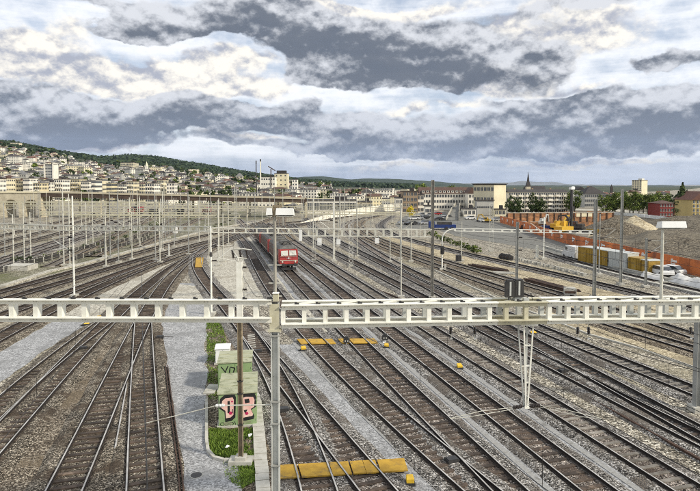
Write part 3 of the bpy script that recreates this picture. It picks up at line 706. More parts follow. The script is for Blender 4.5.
mast(211.5, 315, 226, 'slim white mast left of the concrete platform', 'tube', .22, 'white_steel', ((1, 5.6, 2.2),))
b = MB(); insul(b, (0, 0, 6.0), (0, 0, 6.5), .17, 0); b.obj('insulator', M('insulator'), bpy.data.objects[[o.name for o in COL.objects if o.name.startswith('catenary_mast')][-1]])
mast(432, 299, 180, 'tallest grey-brown mast in the middle of the tracks', 'h', .34, 'mast_brown')
mast(401, 298, 205, 'thin pale pole left of the tallest grey-brown mast', 'tube', .16, 'pole_pale')
mast(74.3, 297, 196, 'pale lone mast in front of the brown curve at left', 'tube', .24, 'white_steel', ((-1, 5.6, 2.6),))
mast(620.5, 285, 189, 'tall grey mast standing in front of the silver container', 'h', .28, 'pole_grey')
mast(594, 298.5, 199, 'thick grey mast beside the concrete buffer block at right', 'h', .32, 'pole_grey')
mast(599, 275, 214, 'slim grey mast close behind the thick right-hand one', 'tube', .20, 'pole_grey', ((1, 5.4, 2.4),))
mast(645.5, 287.5, 238, 'short mast with a bracket, left of the right-hand floodlight', 'h', .24, 'pole_grey', ((1, 4.6, 2.6),))
mast(516.5, 297, 222, 'grey mast rising behind the black signals', 'h', .27, 'pole_grey', ((1, 5.6, 2.3),))
mast(543.5, 259.5, 217, 'white mast with a white footing beside the grey road slope', 'tube', .24, 'white_steel', ((-1, 5.2, 2.4),))
mast(491, 252, 203, 'twin-legged lattice mast carrying the thin beam over the road', 'lattice', .7, 'pole_pale')
mast(461.5, 261.5, 222, 'thin mast beside the small black cabinet on the sand', 'tube', .18, 'pole_pale')
mast(314, 261, 221, 'lattice mast right behind the first red locomotive', 'lattice', .6, 'pole_pale')
mast(333.5, 261, 203, 'slim white mast between the two lattice masts in the middle', 'tube', .24, 'white_steel', ((-1, 5.6, 2.4),))
mast(351, 267, 214, 'white lattice mast beside the bright curving track', 'lattice', .6, 'white_steel')
mast(390, 262.5, 226, 'pale mast at the foot of the bright curving track', 'tube', .2, 'pole_pale', ((1, 5.2, 2.2),))
mast(411, 262, 222, 'short pale mast left of the signal with the bent pipe', 'tube', .22, 'pole_pale')
# group of far masts
FAR = [(5, 257, 203), (24.5, 264, 203), (14.5, 236, 203), (40, 237, 192), (64, 266, 190), (93, 245, 190), (105, 257, 233), (140, 247, 196), (160, 263, 208),
       (148.5, 226, 192), (164.5, 231, 186), (172, 219, 190), (181, 233, 194), (189, 229, 197), (218.6, 266, 200), (228, 226, 196), (236, 225, 186), (247, 233, 192),
       (255, 226, 190), (262, 222, 190), (283, 226, 189), (293, 228, 186), (302, 224, 194), (323, 231, 190), (345, 222, 196), (360, 223, 199), (372, 221, 201), (112, 225, 197),
       (125, 232, 200), (50, 223, 196), (31, 220, 196), (70, 266, 194), (200, 224, 195), (133, 219, 193), (207, 219, 198), (270, 219, 196), (312, 218, 196), (388, 218, 204), (420, 238, 214)]
r3 = random.Random(12)
def clear_of_tracks(x, yb):              # nudge a mast sideways until it stands between the tracks
    for k in range(60):
        p = G(x + (k // 2 + 1) * (.6 if k % 2 else -.6) * (k > 0), yb)
        if all(abs(xs_(p.y) - p.x) > 1.9 or not (y0_ - 20 < p.y < y1_ + 40) for xs_, sl_, y0_, y1_ in TRACKS.values()): return x + (k // 2 + 1) * (.6 if k % 2 else -.6) * (k > 0)
    return x
for i in range(46):
    x = r3.choice((r3.uniform(-6, 215), r3.uniform(80, 330), r3.uniform(300, 400))); yb = 185 + 7280 / r3.uniform(120, 245)
    x = clear_of_tracks(x, yb); FAR.append((x, yb, 185 + (13.3 - r3.choice((8.5, 9.5, 11, 12.5))) * (yb - 185) / 13.3))
for i in range(26):
    x = r3.choice((r3.uniform(-6, 150), r3.uniform(90, 225), r3.uniform(300, 425))); yb = 185 + 7280 / r3.uniform(88, 135)
    x = clear_of_tracks(x, yb); FAR.append((x, yb, 185 + (13.3 - r3.choice((8.5, 9.5, 10.5, 12))) * (yb - 185) / 13.3))
def AREA(x): return 'in front of the stone arches at far left' if x < 80 else 'among the weedy sidings of the far yard' if x < 200 else 'of the far yard near the twin floodlight boxes' if x < 300 else 'of the far yard right of the locomotives'
for k, (x, yb, yt) in enumerate(FAR):
    st = 'lattice' if k in (3, 13, 16, 27) else 'tube'; sg = 1 if k % 2 else -1
    mast(x, yb, yt, ('slim pale catenary mast ' if k % 3 else 'slim grey catenary mast ') + AREA(x), st, .5 if st == 'lattice' else .22, 'pole_pale' if k % 3 else 'pole_grey', ((sg, 5.4, 2.3),) if yb > 222 and k % 4 else (), ('pale' if k % 3 else 'grey') + ' far masts ' + AREA(x), foot=yb > 235)
mast(169, 257, 244, 'short white stub post at the edge of the brown curve', 'tube', .3, 'white_steel', name='marker_post')
mast(537, 259, 245, 'short square white post at the end of the dark track', 'h', .4, 'white_steel', name='marker_post')

# ---- second and further gantries -----------------------------------
def far_beam(label, x0, y0, D0, x1, y1, D1, h0, h1, pitch, mat, depth=.4, w=.12, ch=.12):
    a, b = A(x0, y0, D0), A(x1, y1, D1); L = (b - a).length; rz = math.atan2(b.y - a.y, b.x - a.x); sl = b.z - a.z; ha, hb = h0, h1
    root = thing('gantry_beam', label, 'gantry beam', a, rz, 'beams of the farther gantries')
    for nm, z0_, z1_ in (('top_chord', 0, sl), ('bottom_chord', -ha, sl - hb)):
        q = MB()
        for y in (0, depth): q.bar((0, y, z0_), (L, y, z1_), .1, ch)
        q.obj(nm, M(mat), root)
    q = MB(); x = 0.0
    while x < L:
        f = x / L; z = sl * f; h = ha + (hb - ha) * f
        for y in (0, depth): q.box((x, y, z - h / 2), (w, .06, h))
        x += pitch
    stuff(q.obj('upright_bars', M(mat), root)); return root
far_beam('second gantry beam at left with slots against the brown tracks', -60, 222, 69, 73, 226, 65, .55, .55, 1.05, 'pole_pale', w=.24, ch=.09)
far_beam('second gantry beam between the lone left mast and the white mast', 75, 226, 65, 211, 226.5, 60, .5, .5, 1.0, 'pole_pale', w=.22, ch=.09)
far_beam('second gantry beam crossing behind the twin floodlight boxes', 212, 228, 60, 300, 228.8, 63, .5, .52, 1.2, 'pole_pale', w=.13, ch=.09)
far_beam('second gantry beam with tall open posts, middle of the photo', 300, 228.8, 63, 432, 229.6, 64, .8, .85, .95, 'pole_pale', w=.2, ch=.09)
far_beam('thin white beam from the bent signal pipe over the grey road', 455, 228.6, 85, 597, 231, 82, .38, .38, 1.4, 'white_steel', w=.3, ch=.08)
far_beam('upper far gantry beam in front of the viaduct, left', -60, 201.5, 150, 160, 203, 150, .8, .8, 2.2, 'cream_steel', .6, .2, .22)
far_beam('lower far gantry beam in front of the viaduct, left', 40, 212, 112, 215, 213, 112, .6, .6, 1.6, 'cream_steel', .5, .15, .18)
far_beam('far gantry beam just left of the twin floodlight boxes', 160, 205.5, 150, 300, 206.5, 150, .7, .7, 2.0, 'cream_steel', .6, .2, .2)
far_beam('far gantry beam over the tracks right of the locomotives', 300, 211.5, 118, 420, 213, 118, .5, .5, 1.5, 'cream_steel', .5, .14, .16)
for lab, x0, x1, D, y, h in (('slender far span nearest the brown curve at left', 75, 240, 92, 214.5, .4), ('slender far span over the shiny sidings at far left', -40, 100, 128, 206.5, .45), ('slender far span over the weedy sidings', 95, 262, 132, 208.5, .45), ('slender far span close in front of the steel viaduct, left', -30, 130, 196, 201.0, .6),
                            ('slender far span close in front of the steel viaduct, middle', 130, 300, 200, 201.6, .6), ('slender far span over the fan of curves right of the locomotives', 296, 402, 150, 207.0, .5), ('slender far span over the farthest curves', 320, 410, 190, 204.0, .5)):
    far_beam(lab, x0, y, D, x1, y + .6, D, h, h, 1.8, 'cream_steel', .35, .10, .10)
for k, (x, y0, y1, D, lab) in enumerate(((319.5, 238, 246, 62, 'first'), (338.5, 239, 245, 62.5, 'second'), (377, 238, 244, 63, 'third'), (300.5, 229, 242, 62, 'leftmost'), (175, 227, 234, 62, 'left lower'), (165, 226.5, 233, 62, 'far left'))):
    p = A(x, y0 - 1.5, D + .2); h = (y1 - y0) * D / F
    lab = {'first': 'white box hung under the open-post beam, right of the locomotive', 'second': 'white box hung under the open-post beam between two masts', 'third': 'white box hung under the open-post beam beside the bright curve', 'leftmost': 'tall narrow white box at the left end of the open-post beam',
           'left lower': 'right of two white boxes under the beam over the weedy sidings', 'far left': 'left of two white boxes under the beam over the weedy sidings'}[lab]
    r = thing('signal_box', lab, 'signal', p, 0, 'white boxes hanging under the second gantry')
    MB().box((0, 0, -.15 - h / 2), (.46 if k != 3 else .30, .3, h * .85)).obj('case', M('white'), r)
    q = MB(); q.cyl((-.15, 0, .1), (-.15, 0, -.2), .03, n=5); q.cyl((.15, 0, .1), (.15, 0, -.2), .03, n=5); q.box((0, .16, -.15 - h * .5), (.4, .03, h * .6)); q.obj('hanger', M('pole_grey'), r)
# signal with a pipe bent over to the thin beam
p = G(442, 271); z1 = A(443, 232, p.y).z; root = thing('railway_signal', 'signal on a white mast whose pipe bends over to the right', 'signal', p)
b = MB(); arc = [(0, 0, 0), (0, 0, z1 - 1.1)] + [(1.85 * (1 - math.cos(a_)), 0, z1 - 1.1 + 1.55 * math.sin(a_)) for a_ in np.linspace(.15, math.pi / 2, 7)]
b.tube(arc, .11, 8); b.obj('pipe', M('white_steel'), root)
b = MB(); zc = A(443, 250, p.y).z; b.prism([(-.28, -.35), (.28, -.35), (.28, -.1), (-.28, -.1)], zc - .6, zc + .55); b.box((0, -.2, zc + .6), (.36, .22, .16)); h = b.obj('signal_head', M('black_iron'), root)
b = MB()
for q_ in range(3): b.cyl((0, -.35, zc - .35 + q_ * .33), (0, -.52, zc - .37 + q_ * .33), .1, n=8)
b.obj('lamp_hood', M('black_iron'), h)
b = MB(); b.box((0, 0, .2), (.7, .7, .5)); b.box((.5, .1, .5), (.25, .4, 1.0)); b.obj('footing', M('concrete'), root)

# ---- catenary over the main tracks ----------------------------------
def catenary(key, label, y0, y1, z=5.6, rr=1.0):
    xs = TRACKS[key][0]; ys = list(np.linspace(y0, y1, int((y1 - y0) / 6) + 2)); o = Vector((xs(y0), y0, 0))
    root = thing('catenary_wire', label, 'overhead wire', o, 0, 'overhead wires')
    span = 46.0
    def zm(y): f = ((y - 17.6) % span) / span; return z + 1.45 - .95 * 4 * f * (1 - f)
    MB().tube([Vector((xs(y), y, z)) - o for y in ys], .013 * rr, 4).obj('contact_wire', M('wire'), root)
    ym = np.linspace(y0, y1, int((y1 - y0) / 3) + 2)
    MB().tube([Vector((xs(y), y, zm(y))) - o for y in ym], .012 * rr, 4).obj('carrier_wire', M('wire'), root)
    q = MB(); y = y0 + 2
    while y < min(y1, 120): q.cyl(Vector((xs(y), y, z)) - o, Vector((xs(y), y, zm(y))) - o, .008 * rr, n=3); y += 6
    stuff(q.obj('dropper', M('wire'), root))
for key, lab, y1 in (('T2', 'overhead wire above the brown turnout track at left', 90), ('T2b', 'overhead wire above the straight brown branch at left', 46), ('T3b', 'overhead wire above the track at the nearest yellow boards', 46), ('T5', 'overhead wire above the empty track left of the locomotives', 140),
                     ('T7', 'overhead wire above the first track right of the locomotives', 140), ('T8', 'overhead wire above the track of the hanging post', 140), ('T10', 'overhead wire above the right track with pale sleepers', 80)):
    catenary(key, lab, 12, y1)

for key, lab, y0, y1 in (('TL1', 'overhead wire above the leftmost track of the brown curve', 50, 190), ('TL2', 'overhead wire above the second track of the brown curve', 46, 180), ('TL3', 'overhead wire above the third track of the brown curve', 40, 150), ('T0', 'overhead wire above the track along the left grey path', 30, 140), ('T1', 'overhead wire above the left turnout track', 14, 130),
                        ('T6', 'overhead wire above the locomotives', 12, 160), ('T9a', 'overhead wire above the dark merging pair', 20, 160), ('T11', 'overhead wire above the lower twin track on the sand', 34, 180), ('T12', 'overhead wire above the upper twin track on the sand', 38, 180), ('T13', 'overhead wire above the track below the road slope', 48, 180),
                        ('LL1', 'overhead wire above the nearest shiny siding', 70, 220), ('LL2', 'overhead wire above the second shiny siding', 75, 225), ('LB1', 'overhead wire above the lowest track under the arches', 80, 220), ('LB2', 'overhead wire above the middle track under the arches', 90, 220), ('LB3', 'overhead wire above the highest track under the arches', 100, 220),
                        ('LM1', 'overhead wire above the siding with dark wagons', 90, 220), ('LM2', 'overhead wire above the weedy far siding', 100, 220), ('LM3', 'overhead wire above the siding nearest the brown curve', 110, 220), ('T10b', 'overhead wire above the bright curving track', 85, 200)):
    catenary(key, lab, y0, y1, 5.6, 1.0 if y0 < 45 else 1.5)

# ------------------------------------------------------------------ trackside things close to the camera
def ptop(x, y, h): return G(x, y, h)
def slab(name, pix, z0, z1, mat, parent=None):
    pts = [G(x, y, z1) for x, y in pix]; c = sum(pts, Vector()) / len(pts)
    b = MB(); b.prism([(p.x - (0 if parent is None else parent.location.x), p.y - (0 if parent is None else parent.location.y)) for p in pts], z0, z1)
    return b.obj(name, M(mat), parent)
def boards(label, secs):
    r = thing('track_crossing', label, 'crossing', G(secs[0][0], secs[0][3], 0), 0, 'yellow board crossings')
    for x0, x1, yt0, yb0, yt1, yb1, dx in secs:
        slab('board', [(x0, yb0), (x1, yb1), (x1 - dx, yt1), (x0 - dx, yt0)], .20, .262 + rnd.uniform(-.006, .006), 'yellow_board', r)
def ly(x, a, b): return a + (b - a) * (x - 279) / (406 - 279)
boards('worn yellow boards across the forked track nearest the camera', [(x0, x1, ly(x0, 465, 458), ly(x0, 478, 470), ly(x1, 465, 458), ly(x1, 478, 470), 4) for x0, x1 in ((279.5, 300.2), (302, 331.5), (333, 352), (353.6, 366.3), (366.7, 379), (381, 408))])
boards('yellow boards across the empty track left of the locomotives', [(x0, x1, 339, 343.6, 338.6, 343.2, 4) for x0, x1 in ((301, 310), (311.5, 326), (327.5, 336))])
boards('yellow boards across the locomotives\' own track', [(x0, x1, 338.4, 343, 338.2, 342.8, 4) for x0, x1 in ((342, 351.5), (353, 368), (369.5, 378))])
boards('faded yellow board inside the bend of the curving track', [(195, 202.5, 257.5, 267, 257.5, 267, -1)])

def cabinet(x0, x1, yb, h, depth, label, mat, roof, ybase=None):
    p0, p1 = G(x0, yb), G(x1, yb); w = p1.x - p0.x
    r = thing('equipment_cabinet', label, 'cabinet', ((p0.x + p1.x) / 2, p0.y, 0), R(9))
    b = MB(); b.box((0, depth / 2, h / 2), (w, depth, h)); b.obj('body', M(mat), r)
    b = MB(); b.add([(-w / 2 - .05, -.07, h), (w / 2 + .05, -.07, h), (w / 2 + .05, depth + .05, h), (-w / 2 - .05, depth + .05, h), (-w / 2 - .05, -.07, h + .06), (w / 2 + .05, -.07, h + .06), (w / 2 + .05, depth + .05, h + .06), (-w / 2 - .05, depth + .05, h + .06)],
                    [(3, 2, 1, 0), (4, 5, 6, 7), (0, 1, 5, 4), (1, 2, 6, 5), (2, 3, 7, 6), (3, 0, 4, 7)])
    k = 3
    for i in range(1, k): b.box((0, depth * i / k, h + .075), (w + .09, .05, .03))
    b.obj('roof', M(roof), r)
    for i in (0, 1):
        b = MB(); b.box((-w / 4 + i * w / 2, -.012, h / 2 + .02), (w / 2 - .06, .02, h - .16)); do = b.obj('door', M(mat), r)
        b = MB(); b.box((-w / 4 + i * w / 2 + (.5 - i) * .5, -.035, h * .5), (.03, .03, .22)); b.obj('handle', M('black_iron'), do)
        b = MB()
        for q_ in range(5): b.box((-w / 4 + i * w / 2, -.026, h * .10 + q_ * .035), (w * .22, .02, .012))
        b.obj('vent', M('green_roof'), do)['kind'] = 'stuff'
        for q_ in (.2, .8):
            b = MB(); b.cyl((-w / 2 + .04 + i * (w - .08), -.03, h * q_ - .05), (-w / 2 + .04 + i * (w - .08), -.03, h * q_ + .05), .016, n=6); b.obj('hinge', M('pole_grey'), do)
    b = MB(); b.box((0, depth / 2, .06), (w + .16, depth + .16, .14)); b.obj('plinth', M('concrete'), r)
    return r, w, h, p0
def flat(poly, w, h, y, mi, b):           # a printed shape on the front, in fractions of the face
    n = len(poly); pts = [(-w / 2 + u * w, y, (1 - v) * h) for u, v in poly]
    ar = sum(poly[i][0] * poly[(i + 1) % n][1] - poly[(i + 1) % n][0] * poly[i][1] for i in range(n))
    b.add(pts, [tuple(range(n)) if ar < 0 else tuple(range(n))[::-1]], mi)
def stroke(pts, wd, w, h, y, mi, b):
    for (a0, a1), (b0, b1) in zip(pts, pts[1:]):
        p = Vector(((b0 - a0) * w, (b1 - a1) * h)); q = Vector((-p.y, p.x)).normalized() * wd / 2; e = p.normalized() * wd * .3
        qu, qv = q.x / w, q.y / h; eu, ev = e.x / w, e.y / h
        flat([(a0 + qu - eu, a1 + qv - ev), (b0 + qu + eu, b1 + qv + ev), (b0 - qu + eu, b1 - qv + ev), (a0 - qu - eu, a1 - qv - ev)], w, h, y, mi, b)
r, w, h, _ = cabinet(219, 256.5, 427, 1.87, 3.3, 'near green cabinet sprayed with pink and black graffiti letters', 'green_cabinet', 'green_roof')
b = MB()
L1 = [(.05, .12), (.16, .02), (.42, .0), (.46, .10), (.44, .70), (.34, .80), (.18, .82), (.16, .52), (.02, .40)]
L2 = [(.52, .05), (.70, .0), (.95, .02), (1.0, .14), (.98, .42), (.86, .50), (.94, .70), (.92, .78), (.56, .84), (.54, .60)]
def inset(p, k):
    cx = sum(a for a, _ in p) / len(p); cy = sum(c for _, c in p) / len(p); return [(cx + (a - cx) * k, cy + (c - cy) * k) for a, c in p]
for L_ in (L1, L2):
    flat(L_, w, h, -.030, 0, b); flat(inset(L_, .74), w, h, -.034, 1, b)
flat([(.24, .20), (.30, .20), (.30, .56), (.24, .56)], w, h, -.038, 0, b)
flat([(.68, .18), (.80, .16), (.82, .28), (.70, .30)], w, h, -.038, 0, b); flat([(.66, .50), (.76, .48), (.70, .62)], w, h, -.038, 0, b)
for cx, cy, s in ((.32, .56, .05), (.74, .60, .045), (.88, .36, .03), (.36, .22, .025)):
    flat([(cx + s * math.cos(a_), cy + s * 1.05 * math.sin(a_)) for a_ in np.linspace(0, 6.28, 9)[:-1]], w, h, -.042, 2, b)
for cx in (.10, .21, .34):
    stroke([(cx + .05 * math.cos(a_), .88 + .05 * math.sin(a_)) for a_ in np.linspace(0, 6.28, 9)], .028, w, h, -.030, 0, b)
stroke([(.42, .82), (.46, .95), (.56, .88), (.62, .95)], .028, w, h, -.030, 0, b)
b.obj('graffiti', M('paint_black', 'paint_pink', 'paint_magenta'), r)
p2 = G(218, 427); 
def cabinet_at(x0, x1, Y, h, depth, label, mat, roof):
    yb = None
    # base row whose ground distance is Y
    lo, hi = 190.0, 600.0
    for _ in range(50):
        mid = (lo + hi) / 2
        if G(300, mid).y > Y: lo = mid
        else: hi = mid
    s = (G(300, lo).y) / Y
    return cabinet(x0, x1, lo, h, depth, label, mat, roof)
r, w, h, _ = cabinet_at(218.5, 251.5, 35.6, 1.87, 2.5, 'far green cabinet with a thin black tag on its front', 'green_cabinet', 'green_roof')
b = MB(); y = -.03
stroke([(.10, .12), (.22, .30), (.30, .10)], .06, w, h, y, 0, b); stroke([(.22, .30), (.20, .44)], .06, w, h, y, 0, b)
stroke([(.36, .16), (.34, .34), (.44, .38), (.50, .18), (.38, .14)], .06, w, h, y, 0, b)
stroke([(.58, .42), (.57, .12), (.72, .16), (.70, .26), (.60, .28), (.78, .42)], .06, w, h, y, 0, b)
stroke([(.05, .52), (.40, .48), (.85, .46)], .035, w, h, y, 0, b)
b.obj('graffiti', M('paint_black'), r)
cabinet_at(215.5, 229.5, 41.0, 1.15, 1.3, 'small white cabinet behind the two green ones', 'white', 'white')
# cover plate, kerb, manhole, paper, weeds
r = thing('cover_plate', 'flat grey cover plate in the grass left of the green cabinets', 'cover plate', G(211.5, 390))
MB().box((0, 0, .06), (.72, 1.6, .10)).obj('plate', M('concrete'), r); MB().box((0, 0, .118), (.5, .06, .02)).obj('grip', M('pole_grey'), r)
pts = [G(x, y, .06) for x, y in ((206.5, 400), (206.5, 440), (208, 451), (214, 458), (224, 460.5), (262, 460))]
m = MB()
for a, b_ in zip(pts, pts[1:]): m.bar(a, b_, .16, .20)
struct(m.obj('kerb', M('concrete')))
r = thing('manhole_cover', 'dark round manhole cover in the grey path at the bottom', 'manhole cover', G(196.3, 476))
MB().cyl((0, 0, .036), (0, 0, .05), .30, n=24).obj('frame', M('pole_grey'), r); b = MB(); b.cyl((0, 0, .05), (0, 0, .062), .25, n=24); b.cyl((0, 0, .062), (0, 0, .068), .05, n=10); b.obj('lid', M('black_iron'), r)
r = thing('cable_trough', 'row of pale concrete trough lids right of the green cabinets', 'cable trough', G(262, 490))
o = r.location; a, c = G(265.5, 520), G(251, 334); n = int((c - a).length / .62); lid = MB().box((0, 0, 0), (.62, .58, .09)).mesh('lid', M('concrete'))
for i in range(n):
    p = a.lerp(c, i / n) - o; link('lid', lid, r, (p.x + rnd.uniform(-.015, .015), p.y, .09 + rnd.uniform(-.012, .012)), rnd.uniform(-.02, .02) + math.atan2(c.y - a.y, c.x - a.x) - math.pi / 2)
MB().add([(G(x, y).x, G(x, y).y, .010) for x, y in ((207, 320), (262, 320), (271, 420), (276, 540), (252, 540), (238, 462), (208, 462))], [tuple(range(7))]).obj('verge', M('ballast_warm'))['kind'] = 'structure'
def grass(name, pix, n, hmin, hmax, seed):
    r_ = random.Random(seed); P = [G(x, y) for x, y in pix]; b = MB()
    xs = [p.x for p in P]; ys = [p.y for p in P]
    def inside(x, y):
        c_ = False; j = len(P) - 1
        for i in range(len(P)):
            if (P[i].y > y) != (P[j].y > y) and x < (P[j].x - P[i].x) * (y - P[i].y) / (P[j].y - P[i].y) + P[i].x: c_ = not c_
            j = i
        return c_
    k = 0; tr = 0
    ph = [r_.uniform(0, 6) for _ in range(4)]
    while k < n and tr < n * 30:
        tr += 1; x, y = r_.uniform(min(xs), max(xs)), r_.uniform(min(ys), max(ys))
        if not inside(x, y): continue
        dn = math.sin(x * 2.1 + ph[0]) * math.sin(y * 1.3 + ph[1]) + .5 * math.sin(x * 5 + ph[2]) * math.sin(y * 4 + ph[3])
        if dn < r_.uniform(-1.1, .75): continue
        a_ = r_.uniform(0, 6.28); h_ = r_.uniform(hmin, hmax); w_ = r_.uniform(.015, .04); t_ = r_.uniform(.02, .12)
        b.add([(x - w_ * math.cos(a_), y - w_ * math.sin(a_), .01), (x + w_ * math.cos(a_), y + w_ * math.sin(a_), .01), (x + t_ * math.sin(a_), y - t_ * math.cos(a_), h_)], [(0, 1, 2)]); k += 1
    return stuff(b.obj(name, M('grass_blade')))
tag(grass('grass', [(206, 322), (222, 322), (226, 340), (222, 372), (218, 400), (208, 400)], 5500, .03, .14, 1), 'mossy grass strip left of the green cabinets', 'grass')
tag(grass('grass', [(209, 429), (256, 429), (260, 459), (216, 459), (209, 448)], 7000, .03, .16, 2), 'bright grass patch in front of the near green cabinet', 'grass')
tag(grass('grass', [(222, 462), (258, 460), (262, 478), (240, 490), (226, 478)], 3000, .03, .12, 3), 'thin weeds below the kerb at the bottom', 'weeds')
for (x, y, lab) in ((227, 447, 'crumpled white scrap in the grass beside the rusty mast'), (250.5, 435.5, 'white scrap of paper in the grass by the trough lids')):
    p = G(x, y, .2); b = MB(); k = 7
    b.add([(.13 * math.cos(i) * rnd.uniform(.5, 1.2), .16 * math.sin(i) * rnd.uniform(.5, 1.2), rnd.uniform(-.03, .1)) for i in np.linspace(0, 6.28, k)[:-1]] + [(0, 0, .12), (0, 0, -.06)], [(i, (i + 1) % 6, 6) for i in range(6)] + [((i + 1) % 6, i, 7) for i in range(6)])
    tag(b.obj('paper_scrap', M('white'), None, p), lab, 'litter')
# small yellow and black boxes beside the rails
def ybox(x, y, label, w=.34, d=.30, h=.28, mat='yellow', leg='black_iron'):
    r = thing('trackside_box', label, 'trackside box', G(x, y, .1), rnd.uniform(-.3, .3), 'small boxes beside the rails')
    b = MB(); b.prism([(-w / 2, -d / 2), (w / 2, -d / 2), (w / 2, d / 2), (-w / 2, d / 2)], .12, h); b.add([(-w / 2, -d / 2, h), (w / 2, -d / 2, h), (w / 2 * .8, d / 2, h + .09), (-w / 2 * .8, d / 2, h + .09), (w / 2, d / 2, h), (-w / 2, d / 2, h)], [(0, 1, 2, 3), (1, 4, 2), (0, 3, 5), (3, 2, 4, 5)]); b.obj('lid', M(mat), r)
    b = MB(); b.box((0, 0, .04), (w * 1.25, d * 1.2, .16)); b.box((-w * .8, .05, 0), (w * .5, .1, .1)); b.obj('base', M(leg), r)
ybox(410, 484, 'yellow-lidded box at the bottom, right of the nearest boards')
ybox(459.5, 368.5, 'yellow-lidded box on the pale path in the middle right', .36, .3, .26)
ybox(386.5, 347.5, 'yellow box with a black hood on the pale path by the boards', .36, .3, .24)
ybox(303.5, 350.5, 'yellow box at the left end of the farther boards', .4, .3, .25)
ybox(99, 319, 'bright yellow box at the top of the left turnout', .42, .3, .22)
ybox(86.5, 325, 'flat yellow box on the edge of the left grey path', .5, .4, .10)
ybox(533.5, 334, 'orange-yellow box between the tracks behind the hanging post', .5, .3, .16)
for x, y, lab in ((346.5, 346.5, 'black dwarf signal between the two farther yellow boards'), (385, 343.5, 'black dwarf signal on the pale path right of the boards')):
    r = thing('dwarf_signal', lab, 'signal', G(x, y)); z = .35
    b = MB(); b.prism([(-.22, -.12), (.22, -.12), (.26, .12), (-.26, .12)], z, z + .34); b.prism([(-.14, -.1), (.14, -.1), (.14, .1), (-.14, .1)], z + .34, z + .48); b.obj('housing', M('black_iron'), r)
    b = MB(); b.cyl((0, 0, 0), (0, 0, z), .05, n=6); b.box((0, 0, .08), (.4, .4, .14)); b.obj('stand', M('white'), r)
    b = MB(); 
    for q_ in (-.1, .1): b.cyl((q_, -.12, z + .15), (q_, -.17, z + .15), .06, n=8)
    b.obj('lamp', M('glass_sky_sheen'), r)

m = MB(); pp = [G(x, y, .12) for x, y in ((165.5, 366), (168.5, 395), (173, 430), (178, 470), (184, 540))]
for k_ in (0, .16):
    for a, c in zip(pp, pp[1:]): m.bar(a + Vector((k_, 0, 0)), c + Vector((k_, 0, 0)), .06, .22)
struct(m.obj('cable_duct', M('old_rail')))
a, c = G(127, 384, .2), G(115.5, 447, .2); r = thing('spare_rail', 'loose pale rail lying beside the straight brown branch at left', 'rail', a)
b = MB(); b.bar((0, 0, 0), c - a, .07, .10); b.bar((0, 0, -.05), c - a + Vector((0, 0, -.05)), .13, .02); b.obj('rail', M('rail_top'), r)
for x, y, lab in ((283.5, 411, 'black point machine left of the fork behind the nearest yellow boards'), (160, 338, 'black point machine right of the brown turnout, upper left'), (83, 349, 'black point machine beside the left turnout by the grey path'), (258, 352, 'black point machine at the toe of the fork beside the cabinets'),
                  (452, 462, 'black point machine where the two middle tracks run together'), (563, 372, 'black point machine at the dark merging pair'), (437, 287, 'black point machine near the tall rusty mast')):
    r = thing('point_machine', lab, 'point machine', G(x, y, .12), rnd.uniform(.1, .4), 'point machines of the turnouts')
    b = MB(); b.prism([(-.30, -.22), (.30, -.22), (.30, .22), (-.30, .22)], 0, .16); b.prism([(-.26, -.18), (.26, -.18), (.26, .18), (-.26, .18)], .16, .21); b.obj('case', M('black_iron'), r)
    b = MB(); b.cyl((.3, 0, .08), (1.1, .05, .06), .025, n=6); b.obj('drive_rod', M('rail_side'), r)

